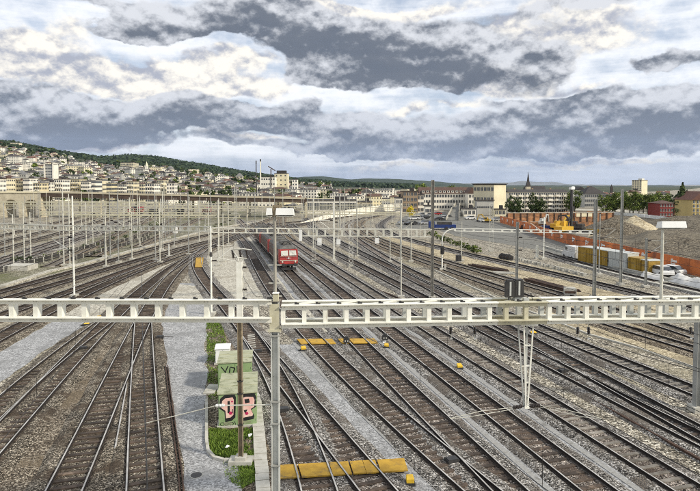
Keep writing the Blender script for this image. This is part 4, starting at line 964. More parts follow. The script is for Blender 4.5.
# ------------------------------------------------------------------ red locomotives
def loft(b, rings, mi=0, caps=True, faces_mi=None):
    n = len(rings[0]); o = len(b.v); b.v += [tuple(p) for r_ in rings for p in r_]
    for k in range(len(rings) - 1):
        for j in range(n):
            b.f.append((o + k * n + j, o + k * n + (j + 1) % n, o + (k + 1) * n + (j + 1) % n, o + (k + 1) * n + j)); b.m.append(faces_mi(k, j) if faces_mi else mi)
    if caps:
        b.f.append(tuple(o + j for j in range(n))[::-1]); b.m.append(mi); b.f.append(tuple(o + (len(rings) - 1) * n + j for j in range(n))); b.m.append(mi)
def locomotive(label):
    L = 15.0; r = thing('locomotive', label, 'locomotive', (0, 0, 0), 0, 'red locomotives coupled in a row')
    prof = [(-1.42, 1.05), (-1.47, 1.3), (-1.47, 3.0), (-1.38, 3.28), (1.38, 3.28), (1.47, 3.0), (1.47, 1.3), (1.42, 1.05)]
    def ring(y, sgn, sc):
        return [(x * sc, y + sgn * max(0, z - 2.25) * .34, z) for x, z in prof]
    b = MB(); rings = [ring(0, 1, .90), ring(.18, 1, .97), ring(1.0, 1, 1.0), ring(2.4, 0, 1.0), ring(L - 2.4, 0, 1), ring(L - 1.0, -1, 1), ring(L - .18, -1, .97), ring(L, -1, .90)]
    loft(b, rings, 0, True, lambda k, j: 0 if k in (0, 1, 5, 6) else 1); b.obj('body', M('loco_red', 'loco_side_shaded'), r)
    b = MB(); rp = [(-1.40, 3.26), (-1.15, 3.55), (-.6, 3.74), (.6, 3.74), (1.15, 3.55), (1.40, 3.26)]
    loft(b, [[(x * .9, .52, min(z, 3.36)) for x, z in rp], [(x, 1.1, z) for x, z in rp], [(x, L - 1.1, z) for x, z in rp], [(x * .9, L - .52, min(z, 3.36)) for x, z in rp]]); roof = b.obj('roof', M('loco_roof'), r)
    for y0, hh in ((3.4, .35), (5.6, .28), (9.4, .3), (11.4, .35)):
        b = MB(); b.box((0, y0, 3.74 + hh / 2), (1.5, 1.3, hh)); b.box((0, y0, 3.78 + hh), (1.2, .9, .06)); b.obj('roof_box', M('loco_roof'), roof)
    for y0 in (2.0, L - 2.0):
        b = MB()
        for sx in (-.55, .55):
            b.bar((sx, y0 - .8, 3.95), (sx * .5, y0 + .9, 4.15), .05); b.bar((sx * .5, y0 + .9, 4.15), (sx * 1.2, y0 - .7, 4.32), .05)
        b.bar((-.8, y0 - .7, 4.34), (.8, y0 - .7, 4.34), .07); b.bar((-.6, y0 - .8, 3.95), (.6, y0 - .8, 3.95), .06); b.obj('pantograph', M('black_iron'), roof)
        b = MB()
        for sx in (-.55, .55):
            for q_ in (-.7, .7): insul(b, (sx, y0 + q_, 3.70), (sx, y0 + q_, 3.95), .08, 0)
        b.obj('roof_insulators', M('insulator'), roof)['kind'] = 'stuff'
    for e, sg in ((0, 1), (L, -1)):
        def pt(x, z, off=.02): return (x, e + sg * (max(0, z - 2.25) * .34 - off), z)
        for sx in (-1, 1):
            q = [pt(sx * .10, 2.36), pt(sx * 1.16, 2.36), pt(sx * 1.12, 3.05), pt(sx * .10, 3.08)]
            b = MB(); b.add(q, [(0, 1, 2, 3) if sx * sg > 0 else (3, 2, 1, 0)]); b.obj('windscreen', M('glass_sky_sheen'), r)
            b = MB(); b.cyl((sx * .98, e - sg * .02, 1.42), (sx * .98, e - sg * .10, 1.42), .13, n=10); b.obj('headlight', M('loco_cream'), r)
            b = MB(); b.cyl((sx * .88, e, 1.0), (sx * .88, e - sg * .5, 1.0), .10, n=8); b.cyl((sx * .88, e - sg * .5, 1.0), (sx * .88, e - sg * .56, 1.0), .25, n=12); b.obj('buffer', M('black_iron'), r)
        b = MB(); b.box((0, e - sg * .02, 1.62), (2.66, .06, .09)); b.box((0, e - sg * .005, 3.2 - .95), (2.5, .05, .05)); b.obj('trim_strip', M('loco_cream'), r)
        b = MB(); b.box((0, e - sg * .03, 1.98), (.09, .03, .30)); b.box((0, e - sg * .03, 1.98), (.30, .03, .09)); b.box((-.28, e - sg * .03, 1.98), (.16, .03, .05)); b.box((.28, e - sg * .03, 1.98), (.16, .03, .05)); b.obj('emblem', M('white'), r)
        b = MB(); b.box((0, e + sg * .12, .95), (2.7, .24, .32)); b.box((0, e - sg * .2, .95), (.12, .4, .18)); b.bar((-1.1, e - sg * .05, .35), (1.1, e - sg * .05, .35), .06, .4); b.obj('buffer_beam', M('black_iron'), r)
    for sx in (-1, 1):
        for y0 in (4.0, 5.6, 7.2, 8.8, 10.4):
            b = MB(); b.box((sx * 1.475, y0, 2.75), (.03, 1.0, .42)); b.obj('side_grille', M('loco_roof'), r)
        b = MB(); b.box((sx * 1.478, 1.6, 2.6), (.03, .62, .66)); b.obj('cab_window', M('glass_sky_sheen'), r)
        b = MB(); b.box((sx * 1.478, 2.6, 2.1), (.035, .62, 1.95)); b.obj('door', M('loco_side_shaded'), r)
        b = MB(); b.box((sx * 1.475, L / 2, 1.35), (.03, L - 2.2, .08)); b.obj('side_strip', M('loco_cream'), r)
    for y0 in (3.3, L - 3.3):
        b = MB(); b.box((0, y0, .78), (2.1, 3.8, .36)); b.box((-1.12, y0, .66), (.16, 3.3, .3)); b.box((1.12, y0, .66), (.16, 3.3, .3)); bg = b.obj('bogie', M('black_iron'), r)
        for q_ in (-1.4, 1.4):
            b = MB(); 
            for sx in (-.75, .75): b.cyl((sx - .06, y0 + q_, .62 + .30 - .3), (sx + .06, y0 + q_, .62), .62, n=16)
            b.cyl((-.75, y0 + q_, .62), (.75, y0 + q_, .62), .09, n=8); b.obj('wheelset', M('rail_side'), bg)
    b = MB(); b.box((0, L / 2, .75), (2.4, 3.0, .55)); b.obj('underfloor_box', M('black_iron'), r)
    return r
xs6, sl6 = TRACKS['T6'][:2]
y = G(289, 271, .3).y
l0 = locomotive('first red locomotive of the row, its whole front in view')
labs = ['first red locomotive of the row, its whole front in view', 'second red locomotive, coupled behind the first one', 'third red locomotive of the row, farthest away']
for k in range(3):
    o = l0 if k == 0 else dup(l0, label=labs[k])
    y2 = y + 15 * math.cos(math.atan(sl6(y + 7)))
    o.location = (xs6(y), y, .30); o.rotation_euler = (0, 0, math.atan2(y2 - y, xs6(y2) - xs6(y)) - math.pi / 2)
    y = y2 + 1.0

# ------------------------------------------------------------------ far rolling stock
def wagon(key, yb, L, label, mat, kind='coach', front=None, rim='wagon_dark'):
    xs_, sl_ = TRACKS[key][:2]; y0 = 7280 / (yb - 185); x0 = xs_(y0); rz = math.atan2(1, sl_(y0)) - math.pi / 2
    r = thing('railway_coach' if kind == 'coach' else 'freight_wagon', label, 'coach' if kind == 'coach' else 'wagon', (x0, y0, .3), rz)
    b = MB()
    if kind == 'coach':
        pr = [(-1.42, 1.0), (-1.45, 2.9), (-1.2, 3.5), (-.6, 3.85), (.6, 3.85), (1.2, 3.5), (1.45, 2.9), (1.42, 1.0)]
        loft(b, [[(x * .95, 0, z) for x, z in pr], [(x, .4, z) for x, z in pr], [(x, L, z) for x, z in pr]], 0, True, lambda k, j: 1 if j in (1, 2, 3, 4, 5) and k == 1 and j in (2, 3, 4) else 0); b.obj('body', M(mat, 'loco_roof'), r)
        b = MB(); b.box((0, -.03, 2.55), (2.1, .05, .75)); b.obj('windscreen', M('dark_glass'), r)
        if front: b = MB(); b.box((0, -.02, 1.5), (2.5, .04, .9)); b.box((0, -.02, 3.15), (2.3, .04, .3)); b.obj('front_panel', M(front), r)
        for sx in (-1, 1):
            b = MB(); b.box((sx * 1.45, L / 2, 2.4), (.05, L - 3, .8)); b.obj('window_band', M('dark_glass'), r)
    else:
        b.box((0, L / 2, 1.05), (2.7, L, .25)); b.obj('frame', M('wagon_dark'), r)
        b = MB(); b.box((0, L / 2, 2.1), (2.6, L - .8, 1.85))
        for k in range(6): b.box((0, .7 + k * (L - 1.4) / 5, 2.1), (2.72, .12, 1.85))
        b.obj('body', M(mat), r)
    for q_ in (2.2, L - 2.2):
        b = MB(); b.box((0, q_, .7), (2.2, 2.6, .45)); b.cyl((-.8, q_ - .9, .46), (.8, q_ - .9, .46), .46, n=12); b.cyl((-.8, q_ + .9, .46), (.8, q_ + .9, .46), .46, n=12); b.obj('bogie', M('black_iron'), r)
    return r
wagon('LM1', 217.6, 12, 'dark freight wagon in the far left yard beside the red train', 'wagon_dark', 'wagon')
wagon('LL2', 216.5, 25, 'red and white train front in the far left yard', 'loco_red', 'coach', 'white')
wagon('LM2', 216.5, 12, 'dark freight wagon by the weedy far siding', 'wagon_dark', 'wagon')
wagon('LM3', 215.5, 12, 'red-ended freight wagon near the weedy far siding', 'loco_red', 'wagon')
wagon('LC1', 213.2, 25, 'dark coach standing under the viaduct left of the locomotives', 'wagon_dark', 'coach')
wagon('LC2', 215.0, 12, 'dark wagon on the farthest track right of the locomotives', 'wagon_dark', 'wagon')

# ------------------------------------------------------------------ right side: building site, road, cars
HL = [(470, 215), (500, 222.5), (520, 228.5), (540, 235.8), (560, 242), (580, 247.5), (600, 252.5), (620, 257.5), (640, 263), (660, 268), (700, 277), (760, 290)]
pts = [G(x, y) for x, y in HL[1:]]
root = thing('site_hoarding', 'long orange-red site hoarding with white emblems, right', 'hoarding', pts[0])
o = root.location; pm_ = {}
pan = MB().box((0, 0, 1.2), (2.36, .06, 2.35)).mesh('panel', M('hoarding'))
k = 0
b = MB(); b.box((-.55, -.036, 1.25), (.16, .02, .8)); b.box((.05, -.036, 1.45), (1.0, .02, .26)); b.box((-.1, -.036, 1.1), (.7, .02, .14)); b.box((-.38, -.036, 1.62), (.3, .02, .2)); logo = b.mesh('emblem', M('white'))
post = MB().box((0, .08, 1.2), (.09, .09, 2.45)).mesh('post', M('pole_grey'))
for a, c in zip(pts, pts[1:]):
    L = (c - a).length; n = max(1, round(L / 2.4)); rz = math.atan2(c.y - a.y, c.x - a.x)
    for i in range(n):
        p = a.lerp(c, (i + .5) / n) - o; q = link('panel', pan, root, p, rz); q.scale = (L / n / 2.4, 1, 1)
        link('post', post, root, a.lerp(c, i / n) - o, rz)
        if k % 3 == 1: link('emblem', logo, q).scale = (1.25, 1, 1.25); COL.objects[-1].location = (0, 0, -.25)
        k += 1
# earth banks and heaps behind the hoarding
def field(name, quad, nu, nv, hf, mat):
    a, b_, c, d = [G(x, y) for x, y in quad]; m = MB()
    for j in range(nv + 1):
        for i in range(nu + 1):
            u, v = i / nu, j / nv; p = a.lerp(b_, u).lerp(d.lerp(c, u), v); m.v.append((p.x, p.y, hf(u, v, p)))
    for j in range(nv):
        for i in range(nu): q = j * (nu + 1) + i; m.f.append((q, q + 1, q + nu + 2, q + nu + 1)); m.m.append(0)
    ob = m.obj(name, M(mat)); ob.data.polygons.foreach_set('use_smooth', [True] * len(m.f)); return ob
from mathutils import noise as mnoise
def bankh(u, v, p):
    e = min(1, u / .18) * min(1, v / .16) * min(1, (1 - v) / .12)
    n = mnoise.fractal(Vector((p.x * .05, p.y * .05, 1.3)), 1, 2, 5)
    g_ = abs(math.sin(p.x * .42 + p.y * .2 + 1.5 * n)) ** 2
    return -.06 + e * (2.2 * v + .9 + 1.0 * n + .9 * g_ * mnoise.noise(Vector((p.x * .3, p.y * .3, 0))))
struct(field('earth_bank', [(610, 251), (760, 287), (860, 226), (646, 219)], 110, 70, bankh, 'soil'))
def heap(label, x, y, rx, ry, h, mat, name):
    p = G(x, y); m = MB(); nr, na = 12, 40
    for i in range(nr + 1):
        for j in range(na):
            f = i / nr; a_ = 2 * math.pi * j / na; w_ = 1 + .12 * mnoise.noise(Vector((math.cos(a_) * 2, math.sin(a_) * 2, x)))
            m.v.append((rx * f * w_ * math.cos(a_), ry * f * w_ * math.sin(a_), h * (1 - f) ** .95 * (1 + .16 * mnoise.noise(Vector((f * 4 * math.cos(a_), f * 4 * math.sin(a_), 3.1)))) - .05))
    for i in range(nr):
        for j in range(na): m.f.append((i * na + j, (i + 1) * na + j, (i + 1) * na + (j + 1) % na, i * na + (j + 1) % na)); m.m.append(0)
    tag(m.obj(name, M(mat), None, p), label, 'heap')
heap('grey gravel heap left of the pale sand heap', 613, 232, 10, 11, 4.3, 'soil', 'gravel_heap')
heap('pale sand heap with a sharp peak on the building site', 634, 231, 7.5, 9, 4.6, 'sand_heap', 'sand_heap')
heap('low spoil heap below the sand heap behind the hoarding', 604, 242, 7, 6, 2.0, 'soil', 'spoil_heap')
# pit wall of planks between posts
a, c = G(507, 223), G(613, 222); root = thing('pit_wall', 'rusty orange retaining wall at the back of the building pit', 'retaining wall', a); L = (c - a).length; rz = math.atan2(c.y - a.y, c.x - a.x); hh = 3.4
root.rotation_euler = (0, 0, rz)
n = 16; st = MB().box((0, -.15, hh / 2), (.35, .35, hh)).mesh('post', M('old_rail'))
for i in range(n + 1): link('post', st, root, (L * i / n, 0, 0))
for k in range(6):
    pl = MB().box((0, 0, 0), (L / n - .37, .14, hh / 6 - .05)).mesh('plank', M('pit_wall'))
    for i in range(n): link('plank', pl, root, (L * (i + .5) / n, rnd.uniform(-.03, .03), hh / 6 * (k + .5)))
MB().box((L / 2, .3, hh + .1), (L + 1, .9, .25)).obj('capping', M('concrete_path'), root)
MB().box((L * .72, -.2, hh * .78), (6, .06, 1.2)).obj('sheet', M('wall_cream'), root)
sheet('sand_patch', [(512, 223.5), (606, 223), (604, 240), (575, 240), (540, 231)], 'sand', .024)
sheet('site_road', [(505, 211.5), (560, 210), (612, 211), (700, 221), (860, 238), (860, 231), (700, 217.5), (612, 208.8), (540, 208)], 'concrete_path', .020)
m = MB(); pp = [G(x, y) for x, y in ((604, 214), (640, 217), (700, 224), (800, 236))]
root = thing('barrier_wall', 'low white barrier wall along the back of the earth bank', 'barrier wall', pp[0])
for a, c in zip(pp, pp[1:]):
    L = (c - a).length; n = int(L / 4); rz = math.atan2(c.y - a.y, c.x - a.x)
    bl = MB().prism([(-1.96, -.25), (1.96, -.25), (1.96, .25), (-1.96, .25)], 0, 1.25).mesh('block', M('white'))
    for i in range(n): link('block', bl, root, a.lerp(c, (i + .5) / n) - pp[0], rz)
# machines
def crawler(r, L, w, mat='black_iron'):
    for sx in (-1, 1):
        b = MB(); p = [(-L / 2 + .3, 0), (L / 2 - .3, 0), (L / 2, .4), (L / 2 - .25, .8), (-L / 2 + .25, .8), (-L / 2, .4)]
        vs = [(x, sx * w / 2 - .28, z) for x, z in p] + [(x, sx * w / 2 + .28, z) for x, z in p]
        b.add(vs, [tuple(range(6)), tuple(range(6, 12))[::-1]] + [(i, 6 + i, 6 + (i + 1) % 6, (i + 1) % 6) for i in range(6)]); b.obj('crawler_track', M(mat), r)
def excavator(x, y, rz, label, mat, s=1.0, arm=(3.2, 4.6)):
    r = thing('excavator', label, 'excavator', G(x, y), rz); r.scale = (s, s, s); crawler(r, 3.6, 2.4)
    b = MB(); b.prism([(-2.0, -1.25), (1.1, -1.25), (1.1, 1.25), (-2.0, 1.25)], .95, 1.75); b.prism([(-2.1, -1.2), (-.6, -1.2), (-.6, 1.2), (-2.1, 1.2)], 1.75, 2.2); b.obj('engine_house', M(mat), r)
    b = MB(); b.prism([(-.5, .2), (1.2, .2), (1.0, 1.25), (-.5, 1.25)], 1.75, 3.0); cab = b.obj('cab', M(mat), r); MB().box((1.15, .72, 2.45), (.1, .85, .8)).obj('window', M('dark_glass'), cab); MB().box((.3, 1.27, 2.45), (1.1, .05, .7)).obj('window', M('dark_glass'), cab)
    b = MB(); b.bar((.9, -.3, 1.5), (arm[0], -.3, arm[1]), .36, .5); b.bar((arm[0] - .1, -.3, arm[1]), (arm[0] + 2.0, -.3, arm[1] - .4), .34, .42); b.obj('boom', M(mat), r)
    b = MB(); b.bar((arm[0] + 1.9, -.3, arm[1] - .1), (arm[0] + 2.6, -.3, 1.3), .3, .34); b.obj('stick', M(mat), r)
    b = MB(); q = arm[0] + 2.5; b.add([(q - .2, -.9, 1.3), (q - .2, .3, 1.3), (q + .5, .3, 1.0), (q + .5, -.9, 1.0), (q - .6, -.9, .5), (q - .6, .3, .5), (q + .1, .3, .25), (q + .1, -.9, .25)], [(0, 1, 2, 3), (7, 6, 5, 4), (0, 4, 5, 1), (2, 6, 7, 3), (0, 3, 7, 4), (1, 5, 6, 2)]); b.obj('bucket', M('black_iron'), r)
excavator(558, 230.5, .4, 'yellow excavator left of the tall black drilling mast', 'machine_yellow', .95)
excavator(576, 231.5, 2.4, 'dark excavator with a yellow cab right of the drilling mast', 'wagon_dark', 1.0)
excavator(543, 226, .9, 'white site machine in the pit behind the hoarding', 'silver', .8)
p = G(566, 234); r = thing('drilling_rig', 'drilling rig with a tall black mast and white top', 'drilling rig', p, .5); crawler(r, 4.6, 3.0)
zt = A(565.5, 188, p.y).z
b = MB(); b.prism([(-3.2, -1.4), (1.3, -1.4), (1.3, 1.4), (-3.2, 1.4)], .95, 2.1); b.obj('engine_house', M('machine_yellow'), r)
b = MB(); b.prism([(-.4, .4), (1.2, .4), (1.0, 1.4), (-.4, 1.4)], 2.1, 3.5); cab = b.obj('cab', M('machine_yellow'), r); MB().box((1.2, .9, 2.9), (.1, .8, .8)).obj('window', M('dark_glass'), cab)
b = MB(); b.box((2.0, 0, zt / 2 + .4), (.5, .5, zt - .9)); b.cyl((2.4, 0, .1), (2.4, 0, zt * .75), .12, n=8); b.box((2.3, 0, zt * .55), (1.0, .7, 1.2)); b.bar((.8, 0, 2.2), (2.0, 0, 6.0), .25); b.obj('drill_mast', M('black_iron'), r)
b = MB(); b.box((2.0, 0, zt - .1), (1.3, .8, .7)); b.cyl((2.5, -.3, zt), (2.5, .3, zt), .45, n=12); b.obj('mast_head', M('white'), r)
# site cabins in a row
def cabin(x0, y0, x1, y1, h, mat, label, d=2.4, doors=2, ribs=True, name='site_cabin', roofm='silver'):
    a, c = G(x0, y0), G(x1, y1); L = (c - a).length; rz = math.atan2(c.y - a.y, c.x - a.x)
    r = thing(name, label, 'container', a, rz)
    b = MB(); b.box((L / 2, d / 2, h / 2 + .1), (L, d, h)); b.obj('body', M(mat), r)
    b = MB(); b.box((L / 2, d / 2, h + .15), (L + .1, d + .1, .12)); b.obj('roof', M(roofm), r)
    n = int(L / .5); b = MB()
    for i in range(n): b.box((L * (i + .5) / n, -.02, h / 2 + .1), (.12, .05, h - .2))
    if ribs: stuff(b.obj('wall_ribs', M(mat), r))
    for i in range(doors):
        b = MB(); b.box((L * (i + .5) / doors, -.05, h * .48), (min(.95, L / doors * .7), .05, h * .86)); dd = b.obj('door', M(mat), r); MB().box((L * (i + .5) / doors + .25, -.09, h * .45), (.05, .05, .3)).obj('handle', M('pole_grey'), dd)
    b = MB()
    for i in (0, 1):
        b.box((L * i, 0, h / 2 + .1), (.14, .14, h)); 
    b.obj('corner_post', M('pole_grey' if mat == 'silver' else mat), r)['kind'] = 'stuff'
    return r
cabin(578.5, 262, 600, 265.5, 2.55, 'ochre', 'largest ochre site container, left end of the row')
cabin(601, 265.6, 607, 266.7, 2.45, 'ochre', 'narrow ochre container left of the silver one', doors=1)
cabin(608.2, 267, 627, 270.3, 2.45, 'silver', 'silver white site container between the ochre ones', doors=1)
cabin(628.6, 270.6, 639.5, 272.6, 1.95, 'ochre', 'low ochre container right of the silver one', doors=1, roofm='ochre')
def vehicle(p, rz, label, mat, kind='car', cat=None, group=None, name=None):
    r = thing(name or ('parked_car' if kind == 'car' else kind), label, cat or kind, p, rz, group)
    if kind == 'car':
        L, w = 4.3, 1.75; pr = [(-L / 2, .35), (-L / 2, .75), (-L / 2 + .9, .92), (L / 2 - .25, .95), (L / 2, .7), (L / 2, .35)]; cp = [(-1.15, .92), (-.45, 1.42), (1.15, 1.42), (1.85, .94)]
    else:
        L, w = 5.4, 1.95; pr = [(-L / 2, .4), (-L / 2, 1.05), (-L / 2 + .8, 1.25), (L / 2, 1.3), (L / 2, .4)]; cp = [(-2.0, 1.25), (-1.35, 2.3), (2.6, 2.35), (2.69, 1.28)]
    b = MB(); n = len(pr); vs = [(x, -w / 2, z) for x, z in pr] + [(x, w / 2, z) for x, z in pr]
    b.add(vs, [tuple(range(n)), tuple(range(n, 2 * n))[::-1]] + [(i, n + i, n + (i + 1) % n, (i + 1) % n) for i in range(n)])
    w2 = w * .44; n = 4
    if kind != 'car': b.add([(x, -w2, z) for x, z in cp] + [(x, w2, z) for x, z in cp], [(0, 1, 2, 3), (7, 6, 5, 4), (0, 4, 5, 1), (1, 5, 6, 2), (2, 6, 7, 3)])
    else: b.box((.35, 0, 1.43), (1.55, w2 * 2 - .06, .05))
    b.obj('body', M(mat), r)
    b = MB()
    if kind == 'car': b.add([(x, -w2, z) for x, z in cp] + [(x, w2, z) for x, z in cp], [(0, 1, 2, 3), (7, 6, 5, 4), (0, 4, 5, 1), (1, 5, 6, 2), (2, 6, 7, 3)])
    else:
        b.add([(-1.98, -w2 * .9, 1.36), (-1.98, w2 * .9, 1.36), (-1.45, w2 * .9, 2.2), (-1.45, -w2 * .9, 2.2)], [(3, 2, 1, 0)])
        for sy in (-1, 1): b.box((-.9, sy * (w2 + .01), 1.8), (.9, .03, .55))
    b.obj('windows', M('dark_glass'), r)['kind'] = 'stuff'
    for sx in (-.31, .31):
        for sy in (-1, 1):
            wb = MB().cyl((L * sx, sy * (w / 2 - .2), .32), (L * sx, sy * (w / 2 + .01), .32), .32, n=12).obj('wheel', M('black_iron'), r)
    return r
pm('car_silver', (.42, .43, .44), (.36, .37, .38), 1, .3, .5); pm('car_black', (.018, .018, .02), (.03, .03, .032), 1, .25); pm('car_white', (.66, .66, .64), (.54, .54, .52), 1, .35); pm('car_blue', (.012, .035, .16), (.010, .028, .13), 1, .4); pm('car_red', (.30, .02, .02), (.24, .018, .018), 1, .3)
dirR = math.atan2(G(700, 277).y - G(580, 247.5).y, G(700, 277).x - G(580, 247.5).x)
vehicle(G(573, 258.5), dirR, 'white van left of the ochre site containers', 'car_white', 'van', 'van')
cabin(641, 273, 648.5, 274.6, 1.9, 'ochre', 'small yellow site cabin at the right end of the container row', doors=1)
vehicle(G(660, 275), dirR, 'white car parked in front of the hoarding emblem', 'car_white', 'car', 'car')
vehicle(G(669, 274.5), dirR + .5, 'second white car, right of the first one by the hoarding', 'car_white', 'car', 'car')
CARS = [(404, 224.5, 'car_silver', 'silver car at the left end of the car park'), (411, 225, 'car_black', 'black car second from the left end of the car park'), (418, 219.5, 'car_silver', 'silver car in the upper row of the car park'), (424, 219, 'car_black', 'black car in the upper row beside the tallest mast'), (413.5, 219.8, 'car_white', 'white car right below the yellow tree'),
        (424.5, 224.5, 'car_silver', 'silver car in the lower row beside the tallest mast'), (437.5, 220.5, 'car_black', 'black car right of the tallest mast'), (442.5, 219.5, 'car_white', 'white car behind the blue truck'), (447, 218.5, 'car_black', 'dark car at the edge of the car park by the road'),
        (430, 216.5, 'car_silver', 'silver car at the back of the car park'), (422, 215.8, 'car_white', 'white car at the back of the car park'), (437, 215, 'car_red', 'red car at the back of the car park'), (470, 219.5, 'car_white', 'white car on the yard by the cream block'), (484, 222, 'car_white', 'white car by the yellow machine beside the hoarding'), (496, 221, 'car_silver', 'silver car at the start of the hoarding')]
for k, (x, y, m_, lab) in enumerate(CARS): vehicle(G(x, y), .35 + (k % 3) * .1, lab, m_, 'car', 'car', 'cars in the car park')
p = G(443, 229.5); r = thing('truck', 'blue flatbed truck with a dark load beside the tall mast', 'truck', p, -.05)
MB().box((.6, 0, 1.05), (6.2, 2.3, .9)).obj('load_bed', M('car_blue'), r); b = MB(); b.prism([(-4.3, -1.1), (-2.6, -1.1), (-2.6, 1.1), (-4.3, 1.1)], .5, 2.5); c_ = b.obj('cab', M('car_blue'), r); MB().box((-4.31, 0, 1.9), (.05, 1.9, .7)).obj('windscreen', M('dark_glass'), c_); MB().box((.4, 0, 1.9), (4.2, 1.9, .8)).obj('load', M('wagon_dark'), r)
for x in (-3.4, .9, 2.6):
    for sy in (-1, 1): MB().cyl((x, sy * .85, .45), (x, sy * 1.16, .45), .45, n=12).obj('wheel', M('black_iron'), r)
excavator(487, 222.5, 2.6, 'small yellow excavator beside the start of the hoarding', 'machine_yellow', .62)
# long tarpaulin heap at right
def tarp(label, quad, hgt):
    def hf(u, v, p):
        e = math.sin(math.pi * v) ** .6 * min(1, u * 8, (1 - u) * 8); return .02 + e * hgt * (.75 + .5 * mnoise.noise(Vector((p.x * .8, p.y * .8, 0)))) 
    o_ = field('tarpaulin', quad, 60, 10, hf, 'tarp'); tag(o_, label, 'tarpaulin')
tarp('long crumpled white tarpaulin below the hoarding at the right edge', [(668, 281), (760, 303), (760, 296), (670, 275.5)], 1.1)
tarp('short white tarpaulin between the vans and the dark track', [(640, 276.5), (664, 281.5), (664, 277.5), (642, 273)], .7)
# rail and sleeper piles on the sand
def railpile(x0, y0, x1, y1, label, n=9, h=2):
    a, c = G(x0, y0), G(x1, y1); L = (c - a).length; r = thing('rail_pile', label, 'rail pile', a, math.atan2(c.y - a.y, c.x - a.x))
    for k in range(h):
        for i in range(n - k * 2):
            b = MB(); w0 = rnd.uniform(-.6, .4); b.bar((w0, (i + k) * .2, .09 + k * .17), (L + rnd.uniform(-.8, .3), (i + k) * .2 + rnd.uniform(-.1, .1), .09 + k * .17), .12, .15); b.obj('rail', M('old_rail'), r)
    for x in (L * .2, L * .8): MB().box((x, n * .1, .0), (.25, n * .24, .04)).obj('bearer', M('sleeper_wood'), r)
railpile(469, 266.5, 503, 272.5, 'long pile of rusty rails on the sand, left one', 9, 2)
railpile(524, 281, 570, 293, 'long pile of rusty rails behind the black signals', 9, 2)
r = thing('plank_pile', 'small pile of pale planks right of the left rail pile', 'plank pile', G(504, 273.5), -.3)
for i in range(6): MB().box((rnd.uniform(-.3, .3), i * .3 - .8, .08 + (i % 2) * .09), (3.2, .24, .08)).obj('plank', M('concrete'), r)
p = G(569.5, 296); r = thing('buffer_stop', 'short concrete buffer block at the end of the right rail pile', 'buffer stop', p, -.25); MB().prism([(-.7, -.7), (.7, -.7), (.6, .7), (-.6, .7)], 0, 1.0).obj('block', M('concrete'), r); MB().box((0, -.75, .6), (1.2, .12, .25)).obj('beam', M('old_rail'), r)
for k, x in enumerate((501.5, 504.2, 507, 510)):
    p = G(x, 258.6 + k * .45); r = thing('wheelset', ('leftmost', 'second', 'third', 'rightmost')[k] + ' of four old wheelsets in a row above the sand strip', 'wheelset', p, 1.2 + k * .1, 'old wheelsets')
    for sx in (-.75, .75): MB().cyl((sx - .06, 0, .46), (sx + .06, 0, .46), .46, n=14).obj('wheel', M('black_iron'), r)
    MB().cyl((-.95, 0, .46), (.95, 0, .46), .09, n=8).obj('axle', M('old_rail'), r)
blk = MB().box((0, 0, .2), (.55, .5, .4)).mesh('stone_block', M('concrete'))
q = [(520, 260.5), (545, 266), (575, 273.5), (588, 277)]
i = 0
for (xa, ya), (xb, yb) in zip(q, q[1:]):
    n = int((xb - xa) / 2.9)
    for k in range(n):
        f = k / n; tag(link('stone_block', blk, None, G(xa + (xb - xa) * f, ya + (yb - ya) * f + rnd.uniform(-.3, .3)), rnd.uniform(-.4, .4)), 'pale stone block in the row along the upper dark track', 'stone block', 'row of pale stone blocks'); i += 1
p = G(458.5, 262); r = thing('equipment_cabinet', 'small black cabinet on the sand beside a thin mast', 'cabinet', p); MB().box((0, 0, .65), (.9, .6, 1.1)).obj('case', M('black_iron'), r); MB().box((0, 0, .06), (1.1, .8, .14)).obj('plinth', M('concrete'), r); MB().box((0, -.31, .65), (.38, .03, .9)).obj('door', M('black_iron'), r)
# platform kerbs beside the dark container track
for pp in (((575, 265), (600, 271.5), (650, 284), (700, 295.5), (760, 310)), ((545, 247.5), (575, 256), (600, 264.5), (650, 276), (700, 287), (760, 301))):
    m = MB(); P_ = [G(x, y) for x, y in pp]
    for a, c in zip(P_, P_[1:]): m.bar(a, c, .5, .7)
    struct(m.obj('kerb', M('concrete')))
# low railings among the weeds at left
for k, (x0, y0, x1, y1, lab) in enumerate(((-20, 278, 60, 258, 'lowest dark railing among the weeds at left'), (20, 266, 110, 243, 'middle dark railing among the weeds at left'), (70, 262, 150, 239, 'dark railing just above the light kerb of the curve'), (100, 248, 165, 232, 'upper dark railing below the weedy sidings'))):
    a, c = G(x0, y0), G(x1, y1); L = (c - a).length; r = thing('railing', lab, 'railing', a, math.atan2(c.y - a.y, c.x - a.x))
    n = int(L / 2.5); ps = MB().box((0, 0, .45), (.09, .09, .9)).mesh('post', M('pole_pale'))
    for i in range(n + 1): link('post', ps, r, (L * i / n, 0, 0))
    for z in (.2, .45, .7): MB().box((L / 2, .08, z), (L, .05, .17)).obj('rail', M('leafy_rail' if 'leafy_rail' in MATS else 'wagon_dark'), r)
r = thing('goods_platform', 'small white loading platform with weeds at far left', 'platform', G(8, 271)); MB().box((1.2, 1.5, .4), (3.6, 3, .8)).obj('deck', M('concrete'), r); MB().box((1.2, -.05, .2), (3.7, .08, .4)).obj('edge', M('concrete'), r)

